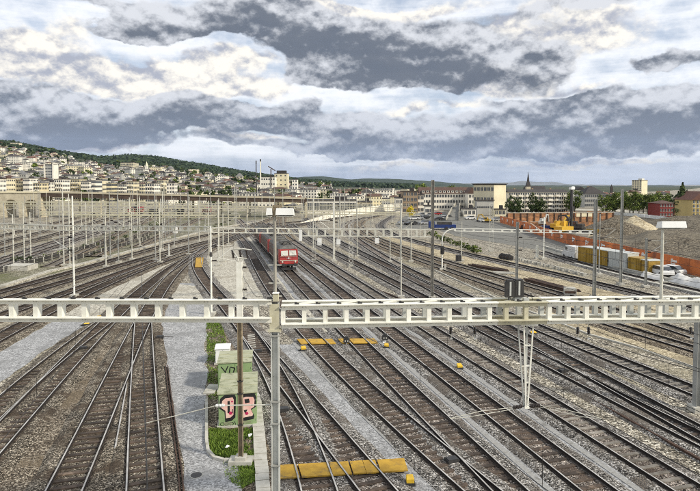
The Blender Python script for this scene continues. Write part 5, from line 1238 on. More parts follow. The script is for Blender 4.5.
# clutter of the building site: stepped inner walls, pipes, pallets, skips
for k, (x0, y0, x1, y1, h_, lab) in enumerate(((520, 226, 604, 226.5, 1.5, 'lower orange shoring wall in front of the pit wall'), (540, 216.5, 610, 216, 2.0, 'upper pale orange wall above the pit wall'))):
    a, c = G(x0, y0), G(x1, y1); L = (c - a).length; r = thing('shoring_wall', lab, 'retaining wall', a, math.atan2(c.y - a.y, c.x - a.x)); n = int(L / 2)
    sh = MB().box((0, 0, h_ / 2), (L / n - .06, .12, h_)).mesh('shoring_panel', M('pit_wall'))
    for i in range(n): link('shoring_panel', sh, r, (L * (i + .5) / n, rnd.uniform(-.06, .06), rnd.uniform(-.25, .1)))
    MB().box((L / 2, .12, h_ * .8), (L, .14, .2)).obj('waling', M('old_rail'), r)
for k, (x, y, lab) in enumerate(((528, 229.5, 'stack of dark pipes at the left of the building pit'), (586, 235, 'stack of dark pipes right of the dark excavator'), (552, 235.5, 'stack of grey pipes below the yellow excavator'))):
    r = thing('pipe_stack', lab, 'pipe stack', G(x, y), rnd.uniform(-.5, .5))
    for j in range(3):
        for i in range(4 - j): MB().cyl((-1.6, (i + j * .5) * .5, .25 + j * .42), (1.6, (i + j * .5) * .5, .25 + j * .42), .24, n=10).obj('pipe', M(('old_rail', 'wagon_dark', 'silver')[k]), r)
for k, (x, y, m_, lab) in enumerate(((536, 231.5, 'machine_yellow', 'yellow skip in the middle of the building pit'), (583, 238, 'silver', 'grey skip just behind the hoarding'), (593, 234, 'ochre', 'ochre skip in front of the spoil heap'), (521, 225, 'car_white', 'white skip at the left end of the building pit'), (547, 230, 'car_blue', 'blue skip beside the white site machine'))):
    r = thing('skip', lab, 'skip', G(x, y), rnd.uniform(-.6, .6)); b = MB(); b.add([(-1.1, -.8, .1), (1.1, -.8, .1), (1.1, .8, .1), (-1.1, .8, .1), (-1.7, -.95, 1.3), (1.7, -.95, 1.3), (1.7, .95, 1.3), (-1.7, .95, 1.3), (-1.55, -.8, 1.3), (1.55, -.8, 1.3), (1.55, .8, 1.3), (-1.55, .8, 1.3), (-1.1, -.7, .5), (1.1, -.7, .5), (1.1, .7, .5), (-1.1, .7, .5)],
        [(3, 2, 1, 0), (0, 1, 5, 4), (1, 2, 6, 5), (2, 3, 7, 6), (3, 0, 4, 7), (4, 5, 9, 8), (5, 6, 10, 9), (6, 7, 11, 10), (7, 4, 8, 11), (9, 13, 12, 8), (10, 14, 13, 9), (11, 15, 14, 10), (8, 12, 15, 11), (12, 13, 14, 15)]); b.obj('tub', M(m_), r); MB().box((0, 0, .75), (2.2, 1.3, .5)).obj('load', M('soil'), r)

# ------------------------------------------------------------------ hills
RIDGE = [(-400, 120), (-200, 128), (-60, 138), (0, 144), (20, 147), (35, 150), (60, 155), (80, 156.5), (100, 158.5), (118, 157.5), (135, 156.5), (155, 157), (170, 160), (190, 163.5), (200, 165), (225, 169.5), (250, 173.5), (275, 177),
         (300, 180), (340, 183), (420, 186), (1200, 190)]
RDIST = [(-400, 1450), (60, 1500), (95, 1900), (130, 2500), (300, 2900), (1200, 3000)]
def lerpl(T, x):
    if x <= T[0][0]: return T[0][1]
    for (a, va), (b_, vb) in zip(T, T[1:]):
        if x <= b_: return va + (vb - va) * (x - a) / (b_ - a)
    return T[-1][1]
HD0 = 540.0
def hillz(px, Y):
    dr = lerpl(RDIST, px); zr = CZ + (185 - lerpl(RIDGE, px)) * dr / F
    t_ = (Y - HD0) / (dr - HD0)
    if t_ <= 0 or zr <= 0: return -.4
    z = zr * min(t_, 1) ** 1.08
    if t_ > 1: z = zr * max(0, 1 - (t_ - 1) * 1.2)
    u = (px - 350) / F * Y
    return z * (1 + .05 * mnoise.noise(Vector((u * .006, Y * .006, .5)))) - .4
m = MB(); NXh, NYh = 150, 60
for j in range(NYh + 1):
    Y = 500 * (4600 / 500) ** (j / NYh)
    for i in range(NXh + 1):
        px = -400 + 1300 * i / NXh; m.v.append(((px - 350) / F * Y, Y, hillz(px, Y)))
for j in range(NYh):
    for i in range(NXh): q = j * (NXh + 1) + i; m.f.append((q, q + 1, q + NXh + 2, q + NXh + 1)); m.m.append(0)
gravel('hill_ground', (.016, .026, .012), (.045, .058, .026), (.13, .13, .085), .12, (.10, .11, .05), .02, (.5, .62), .6, .1)
pm('far_forest', (.020, .036, .022), (.032, .050, .030), .012, .95)
pm('far_rock', (.14, .15, .15), (.20, .21, .21), .002, .95)
h = m.obj('hills', M('hill_ground')); struct(h)
def ridge(name, prof, D, thick, mat, rough_):
    m = MB(); n = 220; x0, x1 = prof[0][0], prof[-1][0]
    rows = [(1.0, 0), (1.02, .55), (1.06, 1.0), (1.2, .9), (1.5, 0)]
    for f, hz in rows:
        for i in range(n + 1):
            px = x0 + (x1 - x0) * i / n; Y = D * f; y = lerpl(prof, px); zt = CZ + (185 - y) * D * 1.06 / F
            zt += rough_ * mnoise.fractal(Vector((px * .09, f, D)), 1, 2, 4) * D / F
            m.v.append(((px - 350) / F * Y, Y, max(0, zt) * hz - 1))
    for j in range(len(rows) - 1):
        for i in range(n): q = j * (n + 1) + i; m.f.append((q, q + 1, q + n + 2, q + n + 1)); m.m.append(0)
    return struct(m.obj(name, M(mat)))
ridge('hills', [(-600, 184), (150, 184), (230, 180), (280, 177.5), (300, 177), (322, 176), (338, 178), (350, 179.2), (368, 178.2), (400, 179), (430, 181), (455, 183), (480, 185), (700, 186)], 4300, .3, 'far_forest', .5)
ridge('hills', [(560, 188), (600, 186.5), (640, 185.2), (660, 185), (700, 186.5), (760, 185.5), (900, 183), (1200, 182)], 6500, .3, 'far_forest', .4)
ridge('mountains', [(100, 184), (420, 184), (470, 183.2), (510, 182.4), (520, 180.6), (530, 181.6), (548, 182.2), (556, 181.8), (566, 184), (620, 185), (800, 184.5), (1100, 184)], 13000, .3, 'far_rock', .7)

# ------------------------------------------------------------------ trees
def leaf_crown(n, rx, rz, cz, leaf, seed, clumps=16, bottom=.0):
    r = random.Random(seed); b = MB()
    cs = []
    for _ in range(clumps):
        while True:
            x, y, z = r.uniform(-1, 1), r.uniform(-1, 1), r.uniform(-1, 1)
            if .25 < x * x + y * y + z * z < .85: break
        cs.append((x * rx, y * rx, cz + z * rz, r.uniform(.24, .46)))
    for _ in range(n):
        x, y, z, s = r.choice(cs); d = Vector((r.gauss(0, 1), r.gauss(0, 1), r.gauss(0, 1))).normalized(); k = s * (r.random() ** .4)
        p = Vector((x + d.x * k * rx, y + d.y * k * rx, z + d.z * k * rz * .85))
        if p.z < bottom: p.z = bottom + r.random() * .1
        nrm = (d + Vector((r.gauss(0, .5), r.gauss(0, .5), r.gauss(0, .5) + .3))).normalized(); a = nrm.orthogonal().normalized(); c = nrm.cross(a); w = leaf * r.uniform(.6, 1.3); an = r.uniform(0, 6.28)
        a, c = a * math.cos(an) + c * math.sin(an), c * math.cos(an) - a * math.sin(an)
        b.add([p - a * w, p + c * w * .6, p + a * w, p - c * w * .6], [(0, 1, 2, 3)])
    return b, cs
def tree_proto(seed, mat, kind='broad'):
    r = thing('tree', 'x', 'tree')
    if kind == 'broad': b, cs = leaf_crown(1500, .36, .40, .60, .034, seed, 20, .16)
    elif kind == 'poplar':
        b = MB(); q = random.Random(seed); cs = []
        for _ in range(1500):
            z = q.uniform(.06, 1.0); rad = .19 * math.sin(math.pi * min(1, (z + .12) / 1.12) ** .62) * (1 + .25 * math.sin(z * 31)); an = q.uniform(0, 6.28); k = q.random() ** .4
            p = Vector((math.cos(an) * rad * k, math.sin(an) * rad * k, z)); nrm = Vector((math.cos(an), math.sin(an), q.uniform(-.2, .9))).normalized(); a = nrm.orthogonal().normalized(); c = nrm.cross(a); w = q.uniform(.015, .034)
            b.add([p - a * w, p + c * w * .6, p + a * w, p - c * w * .6], [(0, 1, 2, 3)])
    else: b, cs = leaf_crown(500, .52, .36, .42, .06, seed, 12, .03)
    b.obj('crown', M(mat), r)
    t_ = MB(); t_.cyl((0, 0, -.02), (0, 0, .34), .026, .018, 7)
    if kind == 'broad':
        for x, y, z, s in cs[:6]: t_.cyl((0, 0, .25), (x * .8, y * .8, z), .013, .004, 5)
    else: t_.cyl((0, 0, .3), (0, 0, .8), .016, .004, 5)
    t_.obj('trunk', M('bark'), r); r.location = (0, 0, -500)
    return r
PROTO = {}
for k in range(3): PROTO['green', k] = tree_proto(10 + k, 'leaf_green')
for k in range(2): PROTO['dark', k] = tree_proto(20 + k, 'leaf_dark')
PROTO['yellow', 0] = tree_proto(31, 'leaf_yellow'); PROTO['poplar', 0] = tree_proto(41, 'leaf_dark', 'poplar'); PROTO['bush', 0] = tree_proto(51, 'leaf_dark', 'bush'); PROTO['bush', 1] = tree_proto(52, 'leaf_green', 'bush')
def tree(px, ytop, D, label, kind='green', group=None, z=0.0, width=1.0, name='tree', k=None):
    n = sum(1 for q in PROTO if q[0] == kind); p = A(px, 190, D); p.z = z
    hgt = A(px, ytop, D).z - z; t_ = dup(PROTO[kind, rnd.randrange(n) if k is None else k], p, rnd.uniform(0, 6.28), (hgt * width, hgt * width, hgt), label); t_.name = name
    if group: t_['group'] = group
    if name != 'tree': t_['category'] = name
    return t_
tree(575, 191, 262, 'big round green tree at the right end of the white apartment block', 'green', width=1.1)
tree(570.5, 196, 262, 'smaller green tree left of the big round one', 'green')
tree(511, 196, 240, 'dark tree by the left end of the white apartment block', 'dark', width=.8)
tree(516.5, 199, 240, 'low dark tree second along the white apartment block', 'dark')
tree(520.5, 197.5, 240, 'narrow dark tree third along the white apartment block', 'dark', width=.6)
tree(532.5, 193, 240, 'tallest dark tree in front of the white apartment block', 'dark', width=.75)
tree(536.5, 198, 240, 'dark tree leaning on the tallest one by the apartments', 'dark')
tree(542.5, 199, 240, 'small dark tree before the middle of the apartments', 'dark')
tree(682.5, 182.5, 215, 'tall dark poplar-like conifer left of the yellow house', 'poplar', width=1.15)
tree(678.5, 191, 222, 'second, lower dark conifer beside the tall one', 'poplar', width=1.0)
tree(687, 190, 240, 'dark conifer just behind the brick house at right', 'poplar')
tree(411.5, 206, 215, 'bright yellow tree in front of the tan building', 'yellow', width=.9)
tree(421, 184, 420, 'rounded green tree above the terrace roofs', 'green', width=1.3)
tree(450, 185.5, 420, 'flat green tree behind the red-brown terrace roof', 'green', width=1.6)
for i, x in enumerate(np.linspace(607, 662, 13)):
    tree(float(x) + rnd.uniform(-1, 1), 192.5 + rnd.uniform(-2, 2.5), 250 + rnd.uniform(-12, 25), ('leftmost', 'second', 'third', 'fourth', 'fifth', 'sixth', 'seventh', 'eighth', 'ninth', 'tenth', 'eleventh', 'twelfth', 'rightmost')[i] + ' green tree of the avenue behind the building site, from the left', 'green', 'avenue trees behind the building site', width=1.0)
for i, x in enumerate((664, 668, 672, 676, 690, 696, 703)):
    tree(x, 194 + rnd.uniform(-1.5, 1.5), 290 + rnd.uniform(0, 30), 'dark green tree behind the brick house at right', 'dark', 'trees behind the brick house', width=1.1)
for i in range(16):
    f = i / 15; x = 431 + 46 * f; y = 236 + 17.5 * f + rnd.uniform(-1, 1); p = G(x, y)
    t_ = dup(PROTO['bush', i % 2], p, rnd.uniform(0, 6), rnd.uniform(1.1, 2.1), 'scrubby bush along the lower edge of the grey road'); t_.name = 'bush'; t_['category'] = 'bush'; t_['group'] = 'bushes below the grey road'
for (x, y, s) in ((15, 262, 1.2), (22, 261, 1.0), (30, 262, 1.3), (45, 258, .9), (60, 255, 1.0), (70, 252, 1.2), (84, 248, 1.0), (97, 246, .9), (112, 240, 1.1), (125, 238, 1.0), (141, 229, 1.6), (150, 228, 1.8), (158, 226, 1.5), (135, 233, 1.2), (166, 230, 1.0), (207, 231, 1.4), (213, 229, 1.3), (222, 226, 1.3), (40, 262, .8), (95, 255, .8), (120, 247, .8)):
    t_ = dup(PROTO['bush', rnd.randrange(2)], G(x, y), rnd.uniform(0, 6), s * 1.1, 'low green bush among the weeds of the left yard'); t_.name = 'bush'; t_['category'] = 'bush'; t_['group'] = 'bushes in the left yard'

# ------------------------------------------------------------------ buildings
WIN = {}
def wmesh(w, h):
    k = (round(w, 2), round(h, 2))
    if k not in WIN:
        b = MB(); b.box((0, -.03, 0), (w, .10, h)); b.box((0, -.05, 0), (.06, .12, h)); b.m = [0] * 6 + [1] * 6
        b.box((0, -.06, -h / 2 - .04), (w + .2, .2, .07), 1); WIN[k] = b.mesh('window', M('window_dark', 'wall_white'))
    return WIN[k]
def building(label, x0, x1, ytop, D, depth, wall, roof='flat', rh=2.0, rmat='roof_dark', nx=6, ny=4, rz=0.0, cat='building', name='building', single=True, win=(1.1, 1.4), zb=0.0, over=.35, faces=(0,), group=None, balc=0, pent=True):
    a, c = A(x0, 190, D), A(x1, 190, D); w = c.x - a.x; h = A((x0 + x1) / 2, ytop, D).z - zb
    r = thing(name, label, cat, ((a.x + c.x) / 2, D, zb), rz, group)
    b = MB(); b.box((0, depth / 2, h / 2 - .3), (w, depth, h + .6)); b.obj('wall', M(wall), r)
    b = MB()
    if roof == 'flat':
        b.box((0, depth / 2, h + .12), (w + over * 2, depth + over * 2, .34)); pent and b.box((w * .2, depth * .5, h + .9), (w * .25, depth * .4, 1.6))
    elif roof == 'gable': b.gable((0, depth / 2), w, depth, h, rh, 0, over); 
    elif roof == 'gablex':
        q = MB(); q.gable((0, 0), depth, w, h, rh, 0, over); b.add([(y, x + depth / 2, z) for x, y, z in q.v], [tuple(reversed(f)) for f in q.f])
    else: b.hip((0, depth / 2), w, depth, h, rh, 0, over)
    ro = b.obj('roof', M(rmat), r)
    if roof in ('gable', 'hip') and w > 12:
        for i in range(int(w / 9)): MB().box((-w / 2 + 5 + i * 9, depth * .55, h + rh * .85), (.7, .7, 1.5)).obj('chimney', M('wall_tan'), ro)
    b = MB(); wm = wmesh(*win)
    for fc in faces:
        W_ = w if fc == 0 else depth; n_ = nx if fc == 0 else max(2, int(nx * depth / w))
        for i in range(n_):
            for j in range(ny):
                u = (i + .5) / n_ * W_ - W_ / 2; z = (j + .55) / ny * h
                if fc == 0: P_, rr = (u, 0, z), 0
                elif fc == -1: P_, rr = (-w / 2, depth / 2 - u, z), -math.pi / 2
                else: P_, rr = (w / 2, depth / 2 + u, z), math.pi / 2
                if single: link('window', wm, r, P_, rr)
                else:
                    if fc == 0: b.box((u, -.02, z), (win[0], .1, win[1]))
                    else: b.box((P_[0], P_[1], z), (.1, win[0], win[1]))
    if b.f: stuff(b.obj('windows', M('window_dark'), r))
    if balc:
        for i in range(balc):
            u = (i + .5) / balc * w - w / 2; q = MB()
            for j in range(1, ny): q.box((u, -.6, j / ny * h + .35), (w / balc * .55, 1.2, .9))
            q.obj('balconies', M('wall_white'), r)['kind'] = 'stuff'
    return r
# right-hand skyline
rr = building('cream office block with a dark roof rim, its corner to the camera', 488.5, 511.5, 184.6, 254, 10.6, 'wall_cream', 'flat', nx=6, ny=3, rz=R(45), pent=False, faces=(-1,), win=(1.2, 1.5))
MB().box((0, 5.3, A(490, 184.6, 254).z + .38), (11.8, 12, .16)).obj('roof_rim', M('roof_dark'), rr)
building('olive low annex in front of the cream office block', 477, 494, 200.5, 246, 4, 'wall_grey', 'flat', nx=4, ny=1, win=(1.6, .8), pent=False)
building('white apartment block with stacked balconies, behind the building pit', 508, 569.5, 192.2, 266, 11, 'wall_white', 'gable', 1.3, 'roof_dark', nx=26, ny=5, rz=R(5),  single=False, balc=8, win=(.8, 1.1))
building('dark-roofed grey house right of the round tree', 585, 606, 194, 330, 14, 'wall_grey', 'hip', 4.6, 'roof_dark', nx=10, ny=3, win=(1.0, 1.4))
building('white gabled house peeping over the round tree', 577, 585, 190, 345, 10, 'wall_white', 'gablex', 2.2, 'roof_dark', nx=3, ny=3, win=(1.0, 1.4))
rr = building('pale concrete tower block above the avenue trees', 639.3, 649.7, 180.2, 700, 12.5, 'wall_cream', 'flat', nx=5, ny=8, rz=R(32), faces=(-1,), win=(1.6, 1.5))
MB().box((1, 5, A(640, 180.2, 700).z + 1.2), (5, 5, 2.0)).obj('lift_house', M('wall_white'), rr)
building('white low building in front of the tower block', 632, 641, 190.5, 500, 10, 'wall_white', 'flat', nx=4, ny=2)
building('red brick house with rows of white windows at right', 660, 676.5, 203.5, 232, 9, 'wall_brick', 'hip', 1.2, 'roof_brown', nx=6, ny=3, win=(.7, 1.0))
building('yellow gabled house with many windows at the right edge', 692.5, 712, 200, 205, 11, 'wall_ochre', 'gablex', 3.2, 'roof_red', nx=5, ny=5, win=(.8, 1.0))
building('brick house with a red roof beside the dark conifer', 687, 693, 202.5, 212, 8, 'wall_brick', 'gable', 2.6, 'roof_red', nx=2, ny=3, win=(.7, 1.0))
# church spire
D = 620; p = A(528, 190, D); r = thing('church', 'church with a slim dark spire above the apartment roof', 'church', (p.x, D, 0))
zt, zm_, zb = A(528, 171, D).z, A(528, 186.5, D).z, A(528, 191, D).z
MB().box((0, 0, zm_ / 2), (4.6, 4.6, zm_)).obj('tower', M('stone'), r); b = MB()
b.add([(x * 2.5, y * 2.5, zm_) for x, y in ((-1, -1), (1, -1), (1, 1), (-1, 1))] + [(x * 1.1, y * 1.1, zm_ + (zt - zm_) * .32) for x, y in ((-1, -1), (1, -1), (1, 1), (-1, 1))] + [(0, 0, zt)], [(i, (i + 1) % 4, 4 + (i + 1) % 4, 4 + i) for i in range(4)] + [(4 + i, 4 + (i + 1) % 4, 8) for i in range(4)]); b.obj('spire', M('roof_dark'), r)
MB().gable((9, 6), 22, 12, zm_ * .6, 5, 0).obj('nave_roof', M('roof_dark'), r); MB().box((9, 6, zm_ * .3), (22, 12, zm_ * .6)).obj('nave', M('stone'), r)
D = 640; p = A(611.5, 190, D); r = thing('church', 'thin dark turret rising left of the avenue trees', 'church', (p.x, D, 0)); z0 = A(611, 187, D).z; MB().box((0, 0, z0 / 2), (2.4, 2.4, z0)).obj('tower', M('roof_dark'), r); MB().cyl((0, 0, z0), (0, 0, A(611, 184.2, D).z), 1.3, .05, 6).obj('spire', M('roof_dark'), r)
# middle
building('white terrace with a red-brown roof and dormers, middle distance', 420, 474.5, 193.5, 300, 11, 'wall_white', 'gable', 3.3, 'roof_brown', nx=20, ny=3, single=False, win=(1.0, 1.4))
for i in range(12): 
    p = A(423.5 + i * 4.2, 193.5, 300); q = MB(); q.box((0, 0, 0), (1.3, 1.8, 1.3)); q.box((0, -.92, 0), (.8, .06, .8), 1); q.box((0, 0, .7), (1.5, 2.0, .14), 2)
    rt = [o for o in COL.objects if o.name.startswith('building')][-1]; q.obj('dormer', M('wall_white', 'window_dark', 'roof_brown'), rt, (p.x - rt.location.x, 1.3, p.z + 1.0))
building('white gabled house at the right end of the red-brown terrace', 468.5, 475.5, 193.5, 290, 10, 'wall_white', 'gablex', 3.2, 'roof_brown', nx=2, ny=3)
building('tan brick building left of the tallest mast', 403, 417.5, 191.5, 262, 12, 'wall_tan', 'flat', nx=4, ny=4)
building('white stepped house between the tan building and the mast', 418, 424, 195, 268, 9, 'wall_white', 'flat', nx=2, ny=3)
building('low white house with a dark band left of the tan building', 396, 402.5, 198, 262, 9, 'wall_white', 'flat', nx=2, ny=2)
building('low white hut by the road below the terrace', 425.5, 431, 206, 238, 5, 'wall_white', 'flat', nx=2, ny=1)
building('small white workshop beside the cream office block', 464, 476, 209, 236, 6, 'wall_white', 'flat', nx=3, ny=1)
building('white shed left of the olive annex', 495, 506, 209.5, 238, 5, 'wall_cream', 'flat', nx=3, ny=1)
# road ramp with pale parapets
m = MB(); L_, R_ = [G(x, y) for x, y in ((446, 221), (452, 213.5), (457, 209), (461, 207))], [G(x, y) for x, y in ((459, 221), (459, 213.5), (460.5, 209), (462.5, 207))]
hs = [.2, 2.2, 3.6, 4.4]; r = thing('road_ramp', 'pale concrete road ramp climbing away beside the terrace', 'ramp', L_[0]); o = r.location
for k in range(3):
    a, b_, c, d = L_[k] - o, R_[k] - o, R_[k + 1] - o, L_[k + 1] - o; z0, z1 = hs[k], hs[k + 1]
    m.add([(a.x, a.y, z0), (b_.x, b_.y, z0), (c.x, c.y, z1), (d.x, d.y, z1), (a.x, a.y, -.2), (b_.x, b_.y, -.2), (c.x, c.y, -.2), (d.x, d.y, -.2)], [(0, 1, 2, 3), (4, 5, 1, 0), (7, 4, 0, 3), (5, 6, 2, 1), (6, 7, 3, 2)])
m.obj('deck', M('asphalt'), r)
for S_ in (L_, R_):
    m = MB()
    for k in range(3): a, c = S_[k] - o, S_[k + 1] - o; m.bar((a.x, a.y, hs[k] + .45), (c.x, c.y, hs[k + 1] + .45), .3, 1.0)
    m.obj('parapet', M('concrete_path'), r)
# white freight sheds and curved retaining wall, centre
building('long white freight shed behind the second gantry', 303, 356, 200.5, 262, 16, 'wall_white', 'flat', nx=16, ny=1, win=(1.3, 3.2))
building('low pale shed with a brown door right of the long white one', 357, 372, 202, 275, 12, 'wall_sand', 'flat', nx=5, ny=1, win=(1.2, 2.0))
pp = [G(x, y) for x, y in ((300, 224), (318, 221), (338, 217.5), (360, 214.5), (385, 211.5), (405, 210))]; r = thing('retaining_wall', 'curved white retaining wall rising to the right in the centre', 'retaining wall', pp[0]); hs = [.4, 1.4, 2.4, 3.0, 3.5, 3.7]
for k in range(5):
    a, c = pp[k] - pp[0], pp[k + 1] - pp[0]; n = 5
    for i in range(n):
        p, q = a.lerp(c, i / n + .004), a.lerp(c, (i + 1) / n - .004); za = hs[k] + (hs[k + 1] - hs[k]) * i / n; zc = hs[k] + (hs[k + 1] - hs[k]) * (i + 1) / n
        m = MB(); m.add([(p.x, p.y, -.1), (q.x, q.y, -.1), (q.x, q.y, zc), (p.x, p.y, za), (p.x, p.y + .6, -.1), (q.x, q.y + .6, -.1), (q.x, q.y + .6, zc), (p.x, p.y + .6, za)], [(0, 1, 2, 3), (5, 4, 7, 6), (3, 2, 6, 7), (0, 3, 7, 4), (1, 5, 6, 2)]); m.obj('wall_panel', M('wall_white'), r)
# viaduct: masonry arches, then steel spans
Yv = 228; xl, xa, xr = A(-60, 195, Yv).x, A(47, 195, Yv).x, A(305, 195, Yv).x
zt = A(20, 191.5, Yv).z; zr_ = A(300, 198, Yv).z; zb = A(20, 199, Yv).z
r = thing('viaduct', 'railway viaduct of stone arches and dark steel spans', 'viaduct', (xl, Yv, 0)); Wd = 9
ap = 8.2; x = 0.0; k = 0
span_n = int((xa - xl) / ap)
for i in range(span_n):
    x0 = i * ap; rad = ap / 2 - .9; cx = x0 + ap / 2; zs = zb - rad - .2; b = MB()
    pf = [(x0, -.3), (x0 + .9, -.3), (x0 + .9, zs)] + [(cx - rad * math.cos(a_), zs + rad * math.sin(a_)) for a_ in np.linspace(0, math.pi, 11)[1:-1]] + [(x0 + ap - .9, zs), (x0 + ap - .9, -.3), (x0 + ap, -.3), (x0 + ap, zt - .6), (x0, zt - .6)]
    n = len(pf); vs = [(px, 0, z) for px, z in pf] + [(px, Wd, z) for px, z in pf]
    b.add(vs, [tuple(range(n)), tuple(range(n, 2 * n))[::-1]] + [(j, n + j, n + (j + 1) % n, (j + 1) % n) for j in range(n)]); b.obj('arch', M('stone'), r)
MB().box(((xa - xl) / 2, Wd / 2, zt - .3), (xa - xl + .5, Wd + .7, .6)).obj('cornice', M('wall_cream'), r)
S0 = span_n * ap; Lr = xr - xl
b = MB(); b.bar((S0, 0, zt - .25), (Lr, 0, zr_ - .25), .4, .55); b.bar((S0, Wd, zt - .25), (Lr, Wd, zr_ - .25), .4, .55); b.obj('parapet', M('wall_sand'), r)
b = MB(); b.add([(S0, .2, zt - .45), (Lr, .2, zr_ - .45), (Lr, Wd - .2, zr_ - .45), (S0, Wd - .2, zt - .45)], [(0, 1, 2, 3)])
for y_ in (.15, Wd * .35, Wd * .65, Wd - .15): b.bar((S0, y_, zt - 1.35), (Lr, y_, zr_ - 1.25), .25, 1.7)
b.obj('girder', M('bridge_steel'), r)
n = 9
for i in range(n + 1):
    x = S0 + (Lr - S0) * i / n; z = zt + (zr_ - zt) * i / n - 2.0; q = MB()
    for y_ in (1.0, Wd - 1): q.cyl((x, y_, -.2), (x, y_, z), .38, n=8)
    q.box((x, Wd / 2, z - .1), (.9, Wd - .6, .5)); q.obj('pier', M('stone'), r)
# light viaduct beyond, running right
far_beam('long thin footbridge deck beyond the viaduct, centre right', 262, 198.2, 300, 402, 199.6, 330, .9, .9, 9, 'cream_steel', 3.0, .4, .4)
# ------------------------------------------------------------------ town left and centre
CITY = [('row', 'yellow apartment house of the long row above the viaduct', 'wall_yellow', 'roof_grey'), ('row', 'cream apartment house of the long row above the viaduct', 'wall_cream', 'roof_brown')]
x = -22.0
while x < 172:
    w = rnd.uniform(4.5, 9.5); D = 425 + rnd.uniform(-15, 60); k = rnd.choice((0, 1, 1, 2)); t_ = 180 + rnd.uniform(-2.2, 3.2) + (1.5 if x > 110 else 0)
    if 40 < x + w / 2 < 56: t_ = 182
    CT = CITY + [('row', 'grey-white apartment house of the long row above the viaduct', 'wall_white', 'roof_dark')]
    building(CT[k][1], x, x + w, t_, D, 12, CT[k][2], rnd.choice(('flat', 'flat', 'hip')), 1.4, CT[k][3], nx=max(3, int(w * .5)), ny=5, single=False, win=(1.2, 1.5), group='apartment row above the viaduct ' + ('(yellow)', '(cream)', '(grey-white)')[k], name='apartment_house', balc=rnd.choice((0, 2, 2)), rz=rnd.uniform(-.08, .12), faces=(0, 1))
    x += w + rnd.uniform(.2, 5.0)
rr = building('pale high-rise slab with two bright end walls on the left slope', 44.5, 54, 164.5, 690, 12, 'wall_grey', 'flat', nx=8, ny=11, single=False, win=(1.0, 1.2), cat='high-rise', name='high_rise')
for sx in (-1, 1): MB().box((sx * 5.2, 5, A(50, 163.6, 690).z / 2), (1.7, 11.5, A(50, 163.6, 690).z)).obj('end_wall', M('wall_white'), rr)
def onhill(px, D): return hillz(px, D)
def hb(label, x0, x1, y0, D, depth, wall, **kw): 
    return building(label, x0, x1, y0, D, depth, wall, zb=onhill((x0 + x1) / 2, D) - 1.5, faces=(0, 1), **kw)
hb('big white hospital-like block on the left hillside', 121, 133.5, 162.5, 1130, 30, 'wall_cream', roof='flat', nx=10, ny=8, single=False, win=(1.6, 1.6))
hb('lower wing of the big white hillside block', 119.5, 127, 166.5, 1110, 22, 'wall_white', roof='flat', nx=6, ny=5, single=False, win=(1.6, 1.6))
hb('long white school building on the hillside, centre left', 169, 178.5, 174.5, 960, 20, 'wall_white', roof='flat', nx=9, ny=4, single=False, win=(1.6, 1.6))
hb('broad cream hall below the forested hill', 165.5, 168.5, 170, 960, 8, 'wall_white', roof='flat', nx=2, ny=6, single=False, win=(1.6, 1.6))
hb('white villa with a pale roof on the middle slope', 235.5, 242.5, 176.5, 1100, 14, 'wall_cream', roof='hip', rh=7, rmat='roof_grey', nx=5, ny=4, single=False, win=(1.6, 1.8))
hb('white house left of the pale-roofed villa', 219, 224.5, 175.5, 1100, 12, 'wall_white', roof='hip', rh=3, rmat='roof_grey', nx=4, ny=3, single=False, win=(1.6, 1.8))
hb('white block high on the left slope under the forest', 66.5, 75, 160.5, 1250, 18, 'wall_white', roof='hip', rh=4, nx=8, ny=4, single=False, win=(1.6, 1.6))
D = 1080; p = A(146.7, 170, D); z0 = onhill(146.7, D); r = thing('church', 'white church tower standing out against the dark hill', 'church', (p.x, D, z0)); q1, q2 = A(146.7, 166, D).z - z0, A(146.7, 161.5, D).z - z0
MB().box((0, 0, q1 / 2 - 1), (5, 5, q1 + 2)).obj('tower', M('wall_white'), r); MB().cyl((0, 0, q1), (0, 0, q2), 3.4, .1, 4).obj('spire', M('wall_cream'), r); MB().box((12, 6, q1 * .25), (20, 12, q1 * .5)).obj('nave', M('wall_cream'), r)
D = 1080; p = A(170.5, 170, D); z0 = onhill(170.5, D); r = thing('observatory', 'pale domed building on the hillside, centre left', 'building', (p.x, D, z0)); q1 = A(170, 169.6, D).z - z0
MB().cyl((0, 0, -2), (0, 0, q1), 6.5, n=14).obj('wall', M('wall_cream'), r); b = MB()
b.v = [(6.8 * math.cos(a_) * math.cos(e_), 6.8 * math.sin(a_) * math.cos(e_), q1 + 6.8 * math.sin(e_)) for e_ in np.linspace(0, 1.5, 5) for a_ in np.linspace(0, 6.28, 15)[:-1]]
b.f = [(j * 14 + i, j * 14 + (i + 1) % 14, (j + 1) * 14 + (i + 1) % 14, (j + 1) * 14 + i) for j in range(4) for i in range(14)]; b.m = [0] * len(b.f); b.obj('dome', M('roof_grey'), r)
